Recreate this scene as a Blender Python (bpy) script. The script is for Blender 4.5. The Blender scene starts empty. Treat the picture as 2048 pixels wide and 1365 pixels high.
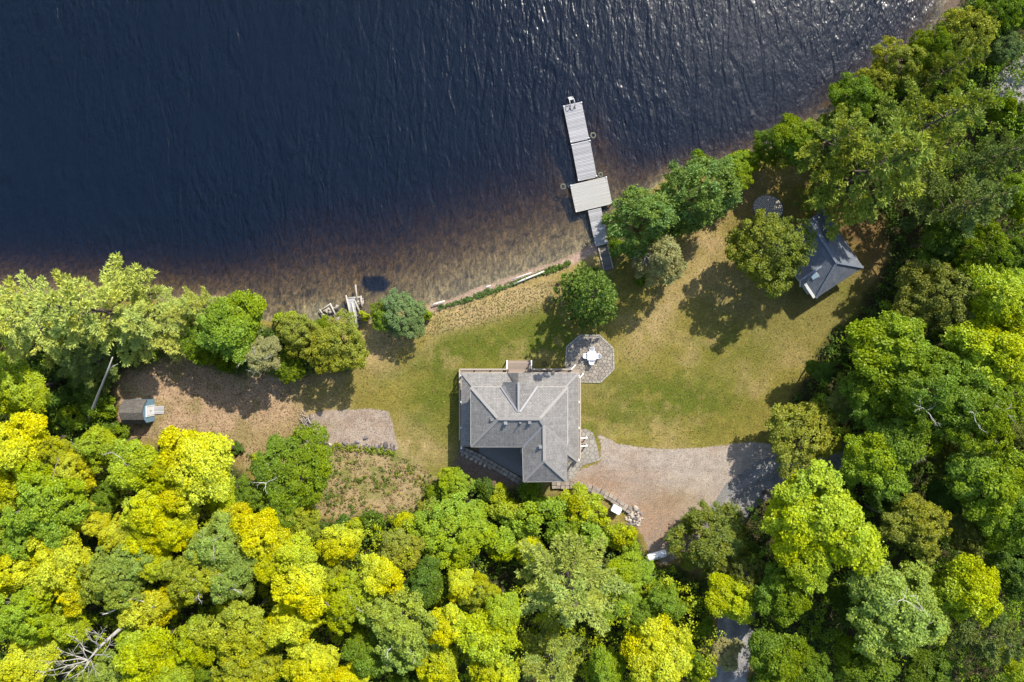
import bpy, math, random
import numpy as np
from mathutils import Vector, Matrix

# ------------------------------------------------------------------ camera, sky, sun, exposure
SC = bpy.context.scene
COL = SC.collection
H_CAM, PPM = 80.0, 18.0                       # drone height (m), photo pixels per metre on the ground
cam_d = bpy.data.cameras.new("camera"); cam = bpy.data.objects.new("camera", cam_d); COL.objects.link(cam)
cam.location = (0, 0, H_CAM); cam.rotation_euler = (0, 0, 0)
cam_d.sensor_width = 36.0; cam_d.lens = 36.0 * H_CAM / (2048 / PPM); cam_d.clip_end = 3000
SC.camera = cam
SUN_AZ = math.atan2(0.53, 0.85)               # clockwise from +Y
SUN_EL = math.radians(46)
world = bpy.data.worlds.new("World"); SC.world = world; world.use_nodes = True
wn = world.node_tree; wn.nodes.clear()
wo = wn.nodes.new("ShaderNodeOutputWorld"); wb = wn.nodes.new("ShaderNodeBackground")
sky = wn.nodes.new("ShaderNodeTexSky"); sky.sky_type = 'NISHITA'; sky.sun_disc = False
sky.sun_elevation = SUN_EL; sky.sun_rotation = SUN_AZ
wb.inputs[1].default_value = 0.15
wn.links.new(sky.outputs[0], wb.inputs[0]); wn.links.new(wb.outputs[0], wo.inputs[0])
sun_d = bpy.data.lights.new("sun", 'SUN'); sun_d.energy = 4.0; sun_d.angle = math.radians(0.5); sun_d.color = (1, 0.94, 0.84)
sun = bpy.data.objects.new("sun", sun_d); COL.objects.link(sun); sun.location = (40, 60, 90)
sv = Vector((math.sin(SUN_AZ) * math.cos(SUN_EL), math.cos(SUN_AZ) * math.cos(SUN_EL), math.sin(SUN_EL)))
sun.rotation_euler = sv.to_track_quat('Z', 'Y').to_euler()
vs = SC.view_settings
vs.view_transform = 'Standard'; vs.look = 'None'; vs.exposure = 0.78; vs.gamma = 1.0; vs.use_curve_mapping = False
try:
    SC.cycles.max_bounces = 6; SC.cycles.transparent_max_bounces = 12
    SC.cycles.diffuse_bounces = 3; SC.cycles.volume_bounces = 0
    SC.cycles.sample_clamp_indirect = 4.0; SC.cycles.caustics_reflective = False; SC.cycles.caustics_refractive = False
except Exception:
    pass

# ------------------------------------------------------------------ helpers
def P(px, py, z=0.0):
    """world point that the photo shows at pixel (px, py) when it lies at height z"""
    s = (H_CAM - z) / H_CAM / PPM
    return Vector(((px - 1024) * s, -(py - 682.5) * s, z))
def G(px, py, z=0.0):
    """world point above the ground pixel (px, py)"""
    return Vector(((px - 1024) / PPM, -(py - 682.5) / PPM, z))
rng = np.random.default_rng(11)
random.seed(5)

def tag(o, label=None, cat=None, group=None, kind=None):
    if label: o["label"] = label
    if cat: o["category"] = cat
    if group: o["group"] = group
    if kind: o["kind"] = kind
    return o
def empty(name, loc=(0, 0, 0), rz=0.0, parent=None):
    o = bpy.data.objects.new(name, None); COL.objects.link(o)
    o.location = loc; o.rotation_euler = (0, 0, rz); o.empty_display_size = 0.3
    if parent: o.parent = parent
    return o
def link(name, me, parent=None, loc=None, rz=None):
    o = bpy.data.objects.new(name, me); COL.objects.link(o)
    if parent: o.parent = parent
    if loc is not None: o.location = loc
    if rz is not None: o.rotation_euler = (0, 0, rz)
    return o

class MB:
    """collects boxes, tubes, prisms; builds ONE mesh object"""
    def __init__(s): s.v = []; s.f = []; s.uv = []; s.smooth = []
    def face(s, idx, uvs=None, sm=False):
        s.f.append(idx); s.uv.append(uvs or [(0, 0)] * len(idx)); s.smooth.append(sm)
    def box(s, c, size, rz=0.0, M=None):
        hx, hy, hz = size[0] / 2, size[1] / 2, size[2] / 2
        n = len(s.v); R = M if M is not None else Matrix.Rotation(rz, 3, 'Z'); c = Vector(c)
        for z in (-hz, hz):
            for x, y in ((-hx, -hy), (hx, -hy), (hx, hy), (-hx, hy)):
                s.v.append(c + R @ Vector((x, y, z)))
        for q in ((3, 2, 1, 0), (4, 5, 6, 7), (0, 1, 5, 4), (1, 2, 6, 5), (2, 3, 7, 6), (3, 0, 4, 7)):
            s.face([n + i for i in q])
        return s
    def bar(s, a, b, w, h):
        a, b = Vector(a), Vector(b); d = b - a; L = d.length; x = d / L
        up = Vector((0, 0, 1)) if abs(x.z) < 0.95 else Vector((0, 1, 0))
        y = up.cross(x).normalized(); z = x.cross(y)
        return s.box((a + b) / 2, (L, w, h), M=Matrix((x, y, z)).transposed())
    def tube(s, pts, radii, n=6, cap=True):
        pts = [Vector(p) for p in pts]; base = len(s.v)
        for i, p in enumerate(pts):
            d = (pts[min(i + 1, len(pts) - 1)] - pts[max(i - 1, 0)]).normalized()
            up = Vector((0, 0, 1)) if abs(d.z) < 0.9 else Vector((1, 0, 0))
            x = up.cross(d).normalized(); y = d.cross(x)
            for k in range(n):
                a = 2 * math.pi * k / n
                s.v.append(p + (x * math.cos(a) + y * math.sin(a)) * radii[i])
        for i in range(len(pts) - 1):
            for k in range(n):
                a = base + i * n + k; b = base + i * n + (k + 1) % n
                s.face([a, b, b + n, a + n], sm=True)
        if cap:
            s.face([base + k for k in range(n)][::-1]); e = base + (len(pts) - 1) * n
            s.face([e + k for k in range(n)])
        return s
    def prism(s, poly, z0, z1, inset=0.0):
        """poly: list of (x, y), either winding; slightly chamfered top if inset > 0"""
        A = sum(poly[i][0] * poly[(i + 1) % len(poly)][1] - poly[(i + 1) % len(poly)][0] * poly[i][1] for i in range(len(poly)))
        if A < 0: poly = poly[::-1]
        n = len(poly); b = len(s.v)
        cx = sum(p[0] for p in poly) / n; cy = sum(p[1] for p in poly) / n
        k = 1 - inset
        for p in poly: s.v.append(Vector((p[0], p[1], z0)))
        for p in poly: s.v.append(Vector((cx + (p[0] - cx) * k, cy + (p[1] - cy) * k, z1)))
        for i in range(n):
            j = (i + 1) % n; s.face([b + i, b + j, b + n + j, b + n + i])
        s.face([b + n + i for i in range(n)], [(p[0], p[1]) for p in poly]); s.face([b + i for i in range(n)][::-1])
        return s
    def slab(s, pts, t=0.14):
        """roof plane: polygon of 3-D points, real thickness, UV in metres (u along the eave, v up the slope)"""
        pts = [Vector(p) for p in pts]
        nrm = Vector((0, 0, 0))
        for i in range(len(pts)): nrm += pts[i].cross(pts[(i + 1) % len(pts)])
        if nrm.z < 0: pts = pts[::-1]; nrm = -nrm
        nrm.normalize()
        u = Vector((0, 0, 1)).cross(nrm)
        u = u.normalized() if u.length > 1e-4 else Vector((1, 0, 0)); vdir = nrm.cross(u)
        b = len(s.v); n = len(pts)
        s.v += pts; s.v += [p - Vector((0, 0, t)) for p in pts]
        s.face([b + i for i in range(n)], [(p.dot(u), p.dot(vdir)) for p in pts])
        s.face([b + n + i for i in range(n)][::-1])
        for i in range(n):
            j = (i + 1) % n; s.face([b + j, b + i, b + n + i, b + n + j])
        return s
    def lathe(s, c, prof, n=12):
        c = Vector(c); b = len(s.v)
        for r, z in prof:
            for k in range(n):
                a = 2 * math.pi * k / n; s.v.append(c + Vector((r * math.cos(a), r * math.sin(a), z)))
        for i in range(len(prof) - 1):
            for k in range(n):
                p = b + i * n + k; q = b + i * n + (k + 1) % n
                s.face([p, q, q + n, p + n], sm=True)
        s.face([b + k for k in range(n)][::-1]); e = b + (len(prof) - 1) * n
        s.face([e + k for k in range(n)])
        return s
    def torus(s, c, R, r, n=14, m=6):
        c = Vector(c); b = len(s.v)
        for i in range(n):
            a = 2 * math.pi * i / n
            for j in range(m):
                t = 2 * math.pi * j / m; q = R + r * math.cos(t)
                s.v.append(c + Vector((q * math.cos(a), q * math.sin(a), r * math.sin(t))))
        for i in range(n):
            for j in range(m):
                s.face([b + i * m + j, b + ((i + 1) % n) * m + j, b + ((i + 1) % n) * m + (j + 1) % m, b + i * m + (j + 1) % m], sm=True)
        return s
    def mesh(s, name, mat):
        me = bpy.data.meshes.new(name)
        me.from_pydata([tuple(v) for v in s.v], [], s.f)
        ul = me.uv_layers.new(name="UVMap"); flat = [c for fu in s.uv for p in fu for c in p]
        ul.data.foreach_set("uv", flat)
        me.polygons.foreach_set("use_smooth", s.smooth)
        me.materials.append(mat); me.update()
        return me
    def build(s, name, mat, parent=None, loc=None, rz=None):
        return link(name, s.mesh(name, mat), parent, loc, rz)

# ------------------------------------------------------------------ materials
def new_mat(name):
    m = bpy.data.materials.new(name); m.use_nodes = True; nt = m.node_tree; nt.nodes.clear()
    return m, nt, nt.nodes, nt.links
def out(nt, sh, disp=None):
    o = nt.nodes.new("ShaderNodeOutputMaterial"); nt.links.new(sh, o.inputs["Surface"]); return o
def noise(nt, scale, detail=4, rough=0.6, vec=None, dist=0.0):
    n = nt.nodes.new("ShaderNodeTexNoise"); n.inputs["Scale"].default_value = scale
    n.inputs["Detail"].default_value = detail; n.inputs["Roughness"].default_value = rough; n.inputs["Distortion"].default_value = dist
    if vec: nt.links.new(vec, n.inputs["Vector"])
    return n
def ramp(nt, fac, stops):
    r = nt.nodes.new("ShaderNodeValToRGB"); e = r.color_ramp.elements
    while len(e) < len(stops): e.new(0.5)
    for k, (p, c) in zip(e, stops): k.position = p; k.color = (*c, 1) if len(c) == 3 else c
    nt.links.new(fac, r.inputs[0]); return r
def mixc(nt, fac, a, b, mode='MIX'):
    m = nt.nodes.new("ShaderNodeMix"); m.data_type = 'RGBA'; m.blend_type = mode
    for sock, v in ((0, fac), (6, a), (7, b)):
        if isinstance(v, (int, float)): m.inputs[sock].default_value = v
        elif isinstance(v, tuple): m.inputs[sock].default_value = (*v, 1)
        else: nt.links.new(v, m.inputs[sock])
    return m.outputs[2]
def math_n(nt, op, a, b=None, c=None):
    m = nt.nodes.new("ShaderNodeMath"); m.operation = op
    for i, v in enumerate((a, b, c)):
        if v is None: continue
        if isinstance(v, (int, float)): m.inputs[i].default_value = v
        else: nt.links.new(v, m.inputs[i])
    return m.outputs[0]
def objco(nt): return nt.nodes.new("ShaderNodeTexCoord").outputs["Object"]
def geopos(nt): return nt.nodes.new("ShaderNodeNewGeometry").outputs["Position"]
def bump(nt, h, strength=0.5, dist=0.05):
    b = nt.nodes.new("ShaderNodeBump"); b.inputs["Strength"].default_value = strength; b.inputs["Distance"].default_value = dist
    nt.links.new(h, b.inputs["Height"]); return b.outputs[0]
def principled(nt, col, rough=0.8, nrm=None, spec=0.3, metal=0.0):
    p = nt.nodes.new("ShaderNodeBsdfPrincipled")
    if isinstance(col, tuple): p.inputs["Base Color"].default_value = (*col, 1)
    else: nt.links.new(col, p.inputs["Base Color"])
    if isinstance(rough, (int, float)): p.inputs["Roughness"].default_value = rough
    else: nt.links.new(rough, p.inputs["Roughness"])
    p.inputs["Specular IOR Level"].default_value = spec; p.inputs["Metallic"].default_value = metal
    if nrm: nt.links.new(nrm, p.inputs["Normal"])
    return p.outputs[0]
def obj_random(nt): return nt.nodes.new("ShaderNodeObjectInfo").outputs["Random"]

def simple_mat(name, col, var=0.25, scale=6, rough=0.75, spec=0.3, rnd=0.25, bmp=0.3, metal=0.0, stretch=None):
    """noise-mottled surface; each object a little lighter or darker (rnd)"""
    m, nt, N, L = new_mat(name)
    co = geopos(nt)
    if stretch:
        mp = N.new("ShaderNodeMapping"); mp.inputs["Scale"].default_value = stretch
        L.new(objco(nt), mp.inputs[0]); co = mp.outputs[0]
    n1 = noise(nt, scale, 5, 0.65, co)
    f = math_n(nt, 'MULTIPLY_ADD', n1.outputs[0], var * 2, 1 - var)
    r = math_n(nt, 'MULTIPLY_ADD', obj_random(nt), rnd * 2, 1 - rnd)
    k = math_n(nt, 'MULTIPLY', f, r)
    vm = N.new("ShaderNodeVectorMath"); vm.operation = 'SCALE'; vm.inputs[0].default_value = col
    L.new(k, vm.inputs["Scale"])
    out(nt, principled(nt, vm.outputs[0], rough, bump(nt, n1.outputs[0], bmp, 0.02), spec, metal))
    return m

def foliage_mat(name, trans=0.35, gloss=0.03):
    m, nt, N, L = new_mat(name)
    oi = N.new("ShaderNodeObjectInfo")
    a = N.new("ShaderNodeAttribute"); a.attribute_name = "var"
    h = N.new("ShaderNodeAttribute"); h.attribute_name = "hue"
    hs = N.new("ShaderNodeHueSaturation")
    L.new(oi.outputs["Color"], hs.inputs["Color"])
    L.new(math_n(nt, 'MULTIPLY_ADD', h.outputs["Fac"], 0.055, 0.473), hs.inputs["Hue"])
    L.new(math_n(nt, 'MULTIPLY_ADD', h.outputs["Fac"], -0.2, 1.1), hs.inputs["Saturation"])
    L.new(math_n(nt, 'MULTIPLY_ADD', a.outputs["Fac"], 0.75, 0.62), hs.inputs["Value"])
    d = N.new("ShaderNodeBsdfDiffuse"); t = N.new("ShaderNodeBsdfTranslucent"); g = N.new("ShaderNodeBsdfGlossy")
    g.inputs["Roughness"].default_value = 0.45
    L.new(hs.outputs[0], d.inputs[0])
    tc = N.new("ShaderNodeHueSaturation"); tc.inputs["Saturation"].default_value = 1.15; tc.inputs["Value"].default_value = 1.1
    L.new(hs.outputs[0], tc.inputs["Color"]); L.new(tc.outputs[0], t.inputs[0])
    m1 = N.new("ShaderNodeMixShader"); m1.inputs[0].default_value = trans; L.new(d.outputs[0], m1.inputs[1]); L.new(t.outputs[0], m1.inputs[2])
    m2 = N.new("ShaderNodeMixShader"); m2.inputs[0].default_value = gloss; L.new(m1.outputs[0], m2.inputs[1]); L.new(g.outputs[0], m2.inputs[2])
    out(nt, m2.outputs[0])
    return m

def shingle_mat(name, c1, c2, mortar, w=0.28, h=0.155, stain=0.3):
    m, nt, N, L = new_mat(name)
    uv = N.new("ShaderNodeUVMap").outputs[0]
    b = N.new("ShaderNodeTexBrick"); L.new(uv, b.inputs["Vector"])
    b.inputs["Color1"].default_value = (*c1, 1); b.inputs["Color2"].default_value = (*c2, 1); b.inputs["Mortar"].default_value = (*mortar, 1)
    b.inputs["Scale"].default_value = 1.0; b.inputs["Mortar Size"].default_value = 0.014; b.inputs["Mortar Smooth"].default_value = 0.3
    b.inputs["Brick Width"].default_value = w; b.inputs["Row Height"].default_value = h; b.offset = 0.37; b.inputs["Bias"].default_value = -0.1
    n1 = noise(nt, 1.1, 5, 0.7, geopos(nt)); n2 = noise(nt, 30, 3, 0.7, geopos(nt))
    f = math_n(nt, 'MULTIPLY_ADD', n1.outputs[0], stain * 2, 1 - stain)
    mp = N.new('ShaderNodeMapping'); mp.inputs['Scale'].default_value = (2.6, 0.35, 1); L.new(uv, mp.inputs[0])   # rain streaks down the slope
    n3 = noise(nt, 1.0, 4, 0.7, mp.outputs[0])
    f = math_n(nt, 'MULTIPLY', f, math_n(nt, 'MULTIPLY_ADD', n3.outputs[0], 0.7, 0.65))
    f2 = math_n(nt, 'MULTIPLY_ADD', n2.outputs[0], 1.1, 0.45)
    vm = N.new("ShaderNodeVectorMath"); vm.operation = 'SCALE'; L.new(b.outputs["Color"], vm.inputs[0]); L.new(math_n(nt, 'MULTIPLY', f, f2), vm.inputs["Scale"])
    # each course rises towards its lower edge
    sx = N.new("ShaderNodeSeparateXYZ"); L.new(uv, sx.inputs[0])
    saw = math_n(nt, 'FRACT', math_n(nt, 'DIVIDE', sx.outputs[1], h))
    hgt = math_n(nt, 'ADD', math_n(nt, 'MULTIPLY', saw, -0.5), math_n(nt, 'MULTIPLY', n2.outputs[0], 0.5))
    out(nt, principled(nt, vm.outputs[0], 0.9, bump(nt, hgt, 0.5, 0.03), 0.2))
    return m

M = {}
M['leaf'] = foliage_mat("leaf_surface", 0.35, 0.015)
M['needle'] = foliage_mat("needle_surface", 0.2, 0.015)
M['bark'] = simple_mat("bark", (0.10, 0.075, 0.055), 0.5, 5, 0.9, bmp=0.8)
M['pale_bark'] = simple_mat("pale_bark", (0.34, 0.31, 0.27), 0.35, 4, 0.85, bmp=0.5)
M['white_bark'] = simple_mat("white_bark", (0.50, 0.47, 0.42), 0.35, 3, 0.8, bmp=0.5)
M['dead_wood'] = simple_mat("dead_wood", (0.38, 0.345, 0.3), 0.35, 5, 0.9, bmp=0.6)
M['roof'] = shingle_mat("grey_shingles", (0.262, 0.248, 0.228), (0.192, 0.181, 0.168), (0.088, 0.083, 0.078))
M['ridge'] = simple_mat("ridge_shingle", (0.275, 0.258, 0.235), 0.3, 12, 0.9, rnd=0.1)
M['cabin_roof'] = shingle_mat("blue_grey_shingles", (0.165, 0.18, 0.2), (0.125, 0.138, 0.158), (0.06, 0.067, 0.078), stain=0.35)
M['cabin_ridge'] = simple_mat("blue_grey_ridge", (0.15, 0.17, 0.195), 0.25, 12, 0.9, rnd=0.1)
M['shed_roof'] = shingle_mat("old_shed_shingles", (0.15, 0.135, 0.115), (0.10, 0.09, 0.08), (0.05, 0.045, 0.04), stain=0.45)
M['flashing'] = simple_mat("valley_flashing", (0.25, 0.25, 0.265), 0.15, 8, 0.5, rnd=0.05)
M['siding'] = simple_mat("pale_siding", (0.50, 0.47, 0.42), 0.1, 4, 0.7, rnd=0.05, bmp=0.1)
M['cabin_siding'] = simple_mat("cabin_siding", (0.46, 0.46, 0.42), 0.1, 4, 0.7, rnd=0.05, bmp=0.1)
M['blue_siding'] = simple_mat("blue_siding", (0.17, 0.29, 0.37), 0.15, 5, 0.7, rnd=0.06, bmp=0.1)
M['white_paint'] = simple_mat("white_paint", (0.78, 0.78, 0.76), 0.06, 5, 0.5, rnd=0.04, bmp=0.05)
M['white_plastic'] = simple_mat("white_plastic", (0.80, 0.80, 0.82), 0.04, 3, 0.35, 0.5, rnd=0.03, bmp=0.02)
M['deck'] = simple_mat("deck_board", (0.30, 0.235, 0.185), 0.3, 9, 0.8, rnd=0.22, stretch=(2, 14, 8))
M['trim'] = simple_mat("pale_rail_wood", (0.40, 0.345, 0.275), 0.2, 9, 0.8, rnd=0.1)
M['dock'] = simple_mat("grey_dock_board", (0.33, 0.325, 0.325), 0.4, 8, 0.8, rnd=0.17, stretch=(2.0, 16, 8))
M['platform'] = simple_mat("pale_platform_board", (0.42, 0.405, 0.37), 0.1, 7, 0.75, rnd=0.05, stretch=(1.5, 14, 8))
M['old_wood'] = simple_mat("weathered_log", (0.40, 0.36, 0.30), 0.45, 6, 0.9, rnd=0.25, bmp=0.7)
M['drift'] = simple_mat("driftwood", (0.62, 0.58, 0.52), 0.25, 5, 0.9, rnd=0.1)
M['stair_wood'] = simple_mat("dark_stair_wood", (0.16, 0.14, 0.115), 0.3, 8, 0.85, rnd=0.2)
M['frame'] = simple_mat("dark_frame", (0.06, 0.055, 0.05), 0.2, 5, 0.8)
M['black_metal'] = simple_mat("black_metal", (0.025, 0.025, 0.027), 0.1, 5, 0.5)
M['grey_metal'] = simple_mat("grey_metal", (0.42, 0.42, 0.40), 0.15, 5, 0.4, 0.5, rnd=0.05)
M['vent'] = simple_mat("vent_metal", (0.20, 0.20, 0.20), 0.15, 8, 0.6)
M['stone'] = simple_mat("flagstone", (0.265, 0.23, 0.185), 0.4, 3, 0.9, rnd=0.2, bmp=0.8)
M['path_stone'] = simple_mat("path_flagstone", (0.27, 0.245, 0.205), 0.3, 7, 0.9, rnd=0.16, bmp=0.8)
M['coping'] = simple_mat("coping_stone", (0.31, 0.29, 0.24), 0.25, 7, 0.9, rnd=0.15, bmp=0.6)
M['grout'] = simple_mat("patio_joint", (0.13, 0.12, 0.10), 0.35, 10, 0.95, rnd=0.0)
M['wall_stone'] = simple_mat("wall_block", (0.27, 0.225, 0.18), 0.35, 8, 0.95, rnd=0.22, bmp=0.9)
M['rock'] = simple_mat("pale_rock", (0.42, 0.36, 0.29), 0.35, 6, 0.9, rnd=0.35, bmp=0.8)
M['dark_rock'] = simple_mat("dark_rock", (0.16, 0.14, 0.135), 0.35, 6, 0.9, rnd=0.35, bmp=0.8)
M['glass'] = simple_mat("skylight_glass", (0.45, 0.58, 0.60), 0.05, 3, 0.15, 0.6, rnd=0.0, bmp=0.0)
M['dark_glass'] = simple_mat("dark_glass", (0.03, 0.035, 0.045), 0.05, 3, 0.1, 0.6, rnd=0.0, bmp=0.0)
M['rubber'] = simple_mat("old_tyre", (0.13, 0.12, 0.07), 0.3, 6, 0.9)

# ------------------------------------------------------------------ ground, lake, drive
def vnoise(x, y, s, seed=0):
    x = np.asarray(x) / s + seed * 17.3; y = np.asarray(y) / s - seed * 9.1
    xi = np.floor(x).astype(np.int64); yi = np.floor(y).astype(np.int64); fx = x - xi; fy = y - yi
    fx = fx * fx * (3 - 2 * fx); fy = fy * fy * (3 - 2 * fy)
    def hsh(a, b):
        h = (a * 374761393 + b * 668265263 + seed * 144665) & 0x7fffffff
        h = ((h ^ (h >> 13)) * 1274126177) & 0x7fffffff
        return ((h ^ (h >> 16)) & 0xffff) / 65535.0
    return (hsh(xi, yi) * (1 - fx) + hsh(xi + 1, yi) * fx) * (1 - fy) + (hsh(xi, yi + 1) * (1 - fx) + hsh(xi + 1, yi + 1) * fx) * fy
def fbm(x, y, s, seed=0, o=4):
    t = 0; a = 0.5; n = 0
    for i in range(o):
        t = t + a * vnoise(x, y, s / 2 ** i, seed + i); n += a; a *= 0.55
    return t / n
def seg_dist(x, y, pts, closed=False):
    d = np.full(np.shape(x), 1e9)
    n = len(pts)
    for i in range(n if closed else n - 1):
        ax, ay = pts[i]; bx, by = pts[(i + 1) % n]
        vx, vy = bx - ax, by - ay; L = vx * vx + vy * vy + 1e-9
        t = np.clip(((x - ax) * vx + (y - ay) * vy) / L, 0, 1)
        d = np.minimum(d, (x - ax - t * vx) ** 2 + (y - ay - t * vy) ** 2)
    return np.sqrt(d)
def inside(x, y, poly):
    r = np.zeros(np.shape(x), bool); n = len(poly)
    for i in range(n):
        ax, ay = poly[i]; bx, by = poly[(i + 1) % n]
        if ay == by: continue
        c = ((ay > y) != (by > y)) & (x < (bx - ax) * (y - ay) / (by - ay) + ax)
        r ^= c
    return r
def poly_sd(x, y, poly):
    d = seg_dist(x, y, poly, True); return np.where(inside(x, y, poly), d, -d)
def sstep(a, b, v):
    t = np.clip((v - a) / (b - a), 0, 1); return t * t * (3 - 2 * t)

SHORE = [(-9000, 430), (-600, 545), (-200, 575), (0, 588), (100, 592), (200, 596), (300, 600), (400, 606), (470, 618), (530, 640), (590, 652),
         (640, 640), (675, 636), (705, 655), (740, 640), (800, 626), (860, 606), (900, 594), (970, 570), (1060, 539), (1130, 516),
         (1185, 491), (1212, 466), (1232, 430), (1290, 388), (1330, 356), (1412, 336), (1490, 318), (1555, 286), (1625, 250),
         (1690, 206), (1738, 170), (1792, 128), (1850, 84), (1882, 42), (1895, 0), (1950, -120), (2100, -420), (9000, -9000)]
LANDPOLY = SHORE + [(20000, -9000), (20000, 20000), (-9000, 20000)]
WATER_Z = -0.45
def shore_d(px, py):
    d = seg_dist(px, py, SHORE) / PPM
    d = np.where(inside(px, py, LANDPOLY), d, -d)
    return d + (fbm(px, py, 60, 3) - 0.5) * 0.7 * np.exp(-np.abs(d) / 3)
def ground_z(d, px=1000.0):
    land = WATER_Z + 0.45 * sstep(-0.05, 2.0, d)
    q = np.maximum(-d, 0)
    px = np.asarray(px, float); a = 0.14 + 0.7 * sstep(1190, 1330, px) + 0.35 * sstep(600, 380, px); bed = WATER_Z - a * q - 0.012 * q * q
    return np.where(d > 0, land, np.maximum(bed, -9.5))

W_LOW = [(-900, 880), (60, 860), (200, 878), (330, 905), (430, 925), (490, 950), (500, 1010), (620, 1035), (690, 1040), (830, 1025), (880, 960), (940, 965),
         (1050, 985), (1130, 1000), (1200, 1040), (1270, 1075), (1300, 1110), (1410, 1160), (1425, 2400), (-900, 2400)]
W_RIGHT = [(1500, 2400), (1500, 1180), (1468, 1090), (1490, 1010), (1610, 960), (1640, 900), (1570, 840), (1600, 770), (1650, 690), (1730, 600), (1775, 520),
           (1770, 440), (1690, 370), (1590, 310), (1560, 290), (1640, 225), (1730, 150), (1850, 75), (1930, -10), (2100, -300), (6000, -5000), (6000, 2400)]
W_LEFT = [(-900, 560), (60, 605), (330, 615), (400, 640), (390, 700), (300, 722), (232, 760), (235, 868), (-900, 880)]
W_SHORE = [(390, 625), (470, 640), (560, 662), (650, 660), (700, 690), (695, 735), (600, 745), (470, 740), (380, 720)]
CLEARING = [(590, 900), (700, 893), (790, 900), (850, 935), (880, 960), (830, 1030), (690, 1045), (600, 1040), (520, 1010), (500, 930)]
LITTER = [(232, 740), (330, 720), (560, 735), (660, 750), (600, 800), (600, 880), (520, 935), (380, 905), (235, 870)]

def axis(lo, hi, step, far):
    c = np.arange(lo, hi + 1e-6, step); a = []; d = step; v = hi
    while v < far: d *= 1.35; v += d; a.append(v)
    a = np.array(a); return np.concatenate([-(a[::-1]) if lo == -hi else lo - (a - hi)[::-1], c, a])
gx = axis(-66, 66, 0.3, 700); gy = axis(-48, 48, 0.3, 700)
X, Y = np.meshgrid(gx, gy); PX = X * PPM + 1024; PY = 682.5 - Y * PPM
D = shore_d(PX, PY); Z = ground_z(D, PX)

def c3(*c): return np.array(c, float)
def lay(C, m, col):
    m = np.clip(m, 0, 1)[..., None]; return C * (1 - m) + np.asarray(col) * m
def blob(x, y, rx, ry, rot=0):
    c, s = math.cos(math.radians(rot)), math.sin(math.radians(rot)); dx, dy = PX - x, PY - y
    return np.exp(-(((dx * c + dy * s) / rx) ** 2 + ((-dx * s + dy * c) / ry) ** 2))
n1 = fbm(PX, PY, 70, 21); n2 = fbm(PX, PY, 22, 31); n3 = fbm(PX, PY, 160, 41)
dry, tan_, lush, litter = c3(.185, .152, .032), c3(.31, .225, .10), c3(.092, .108, .014), c3(.34, .235, .14)
C = np.zeros(X.shape + (3,)) + dry
C = lay(C, sstep(.42, .68, n1) * .55, tan_)
C = lay(C, sstep(.5, .8, n3) * .5, lush)
C = C * (.84 + .32 * fbm(PX, PY, 9, 55, 3)[..., None])
green = (blob(960, 690, 120, 38, -10) + blob(1090, 670, 90, 50) + blob(880, 800, 60, 90) * .8 + blob(1300, 790, 150, 60) * .75 + blob(1200, 850, 70, 30) * .6
         + blob(1480, 680, 120, 60) * .55 + blob(1420, 820, 100, 60) * .45 + blob(790, 745, 70, 22, -15) * .55 + blob(850, 870, 40, 60) * .4 + blob(1710, 600, 40, 60) * .6)
C = lay(C, np.clip(green, 0, 1) * (0.35 + 0.9 * sstep(.3, .62, n2)), lush)
tanm = (blob(930, 630, 130, 22, -12) + blob(1040, 590, 90, 20, -18) * .8 + blob(760, 690, 60, 50) * .8 + blob(830, 900, 70, 40) * .7 + blob(640, 800, 60, 50) * .3
        + blob(1420, 480, 40, 90, 30) * .75 + blob(1330, 610, 30, 70, 35) * .6 + blob(1280, 680, 40, 50, 35) * .35 + blob(1600, 640, 80, 40) * .25 + blob(560, 900, 60, 40) * .6)
C = lay(C, np.clip(tanm * 1.25, 0, 1) * (0.4 + 0.8 * sstep(.25, .6, n2)), tan_)
mow = fbm(PX * .9 + PY * .35, (PY - PX * .25) * 6, 90, 66, 3); C = C * (.86 + .28 * mow[..., None])
C = lay(C, blob(1520, 610, 60, 26) * .5 * sstep(.3, .6, n2), c3(.24, .175, .12))
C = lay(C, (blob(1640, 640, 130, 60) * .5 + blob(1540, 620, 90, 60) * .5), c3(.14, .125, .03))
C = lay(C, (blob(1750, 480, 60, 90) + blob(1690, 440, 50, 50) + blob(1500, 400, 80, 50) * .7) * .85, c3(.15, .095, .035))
C = lay(C, sstep(-25, 25, poly_sd(PX, PY, LITTER) + (n1 - .5) * 70), litter * (.8 + .4 * n2[..., None]))
C = lay(C, sstep(-25, 25, poly_sd(PX, PY, LITTER)) * sstep(.46, .66, fbm(PX, PY, 34, 19)) * .6, c3(.2, .17, .06))
C = lay(C, sstep(-20, 10, poly_sd(PX, PY, LITTER)) * blob(580, 880, 90, 40) * .6, dry)
cl = sstep(-15, 15, poly_sd(PX, PY, CLEARING) + (n2 - .5) * 50)
C = lay(C, cl, c3(.30, .225, .115)); C = lay(C, cl * sstep(.45, .62, n2) * .8, c3(.14, .15, .03)); C = lay(C, cl * sstep(.55, .7, fbm(PX, PY, 30, 77)) * .7, c3(.26, .17, .10))
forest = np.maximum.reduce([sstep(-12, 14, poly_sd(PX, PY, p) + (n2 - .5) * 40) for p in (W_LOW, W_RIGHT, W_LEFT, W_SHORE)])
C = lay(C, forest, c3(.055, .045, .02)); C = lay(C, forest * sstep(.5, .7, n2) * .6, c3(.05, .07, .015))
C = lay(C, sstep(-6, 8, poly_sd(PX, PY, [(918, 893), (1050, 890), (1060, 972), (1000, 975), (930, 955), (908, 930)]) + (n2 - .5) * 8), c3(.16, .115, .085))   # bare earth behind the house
beach = sstep(1.35, .8, D) * sstep(820, 880, PX) * sstep(1225, 1190, PX)
C = lay(C, beach, c3(.31, .215, .165))
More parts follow.
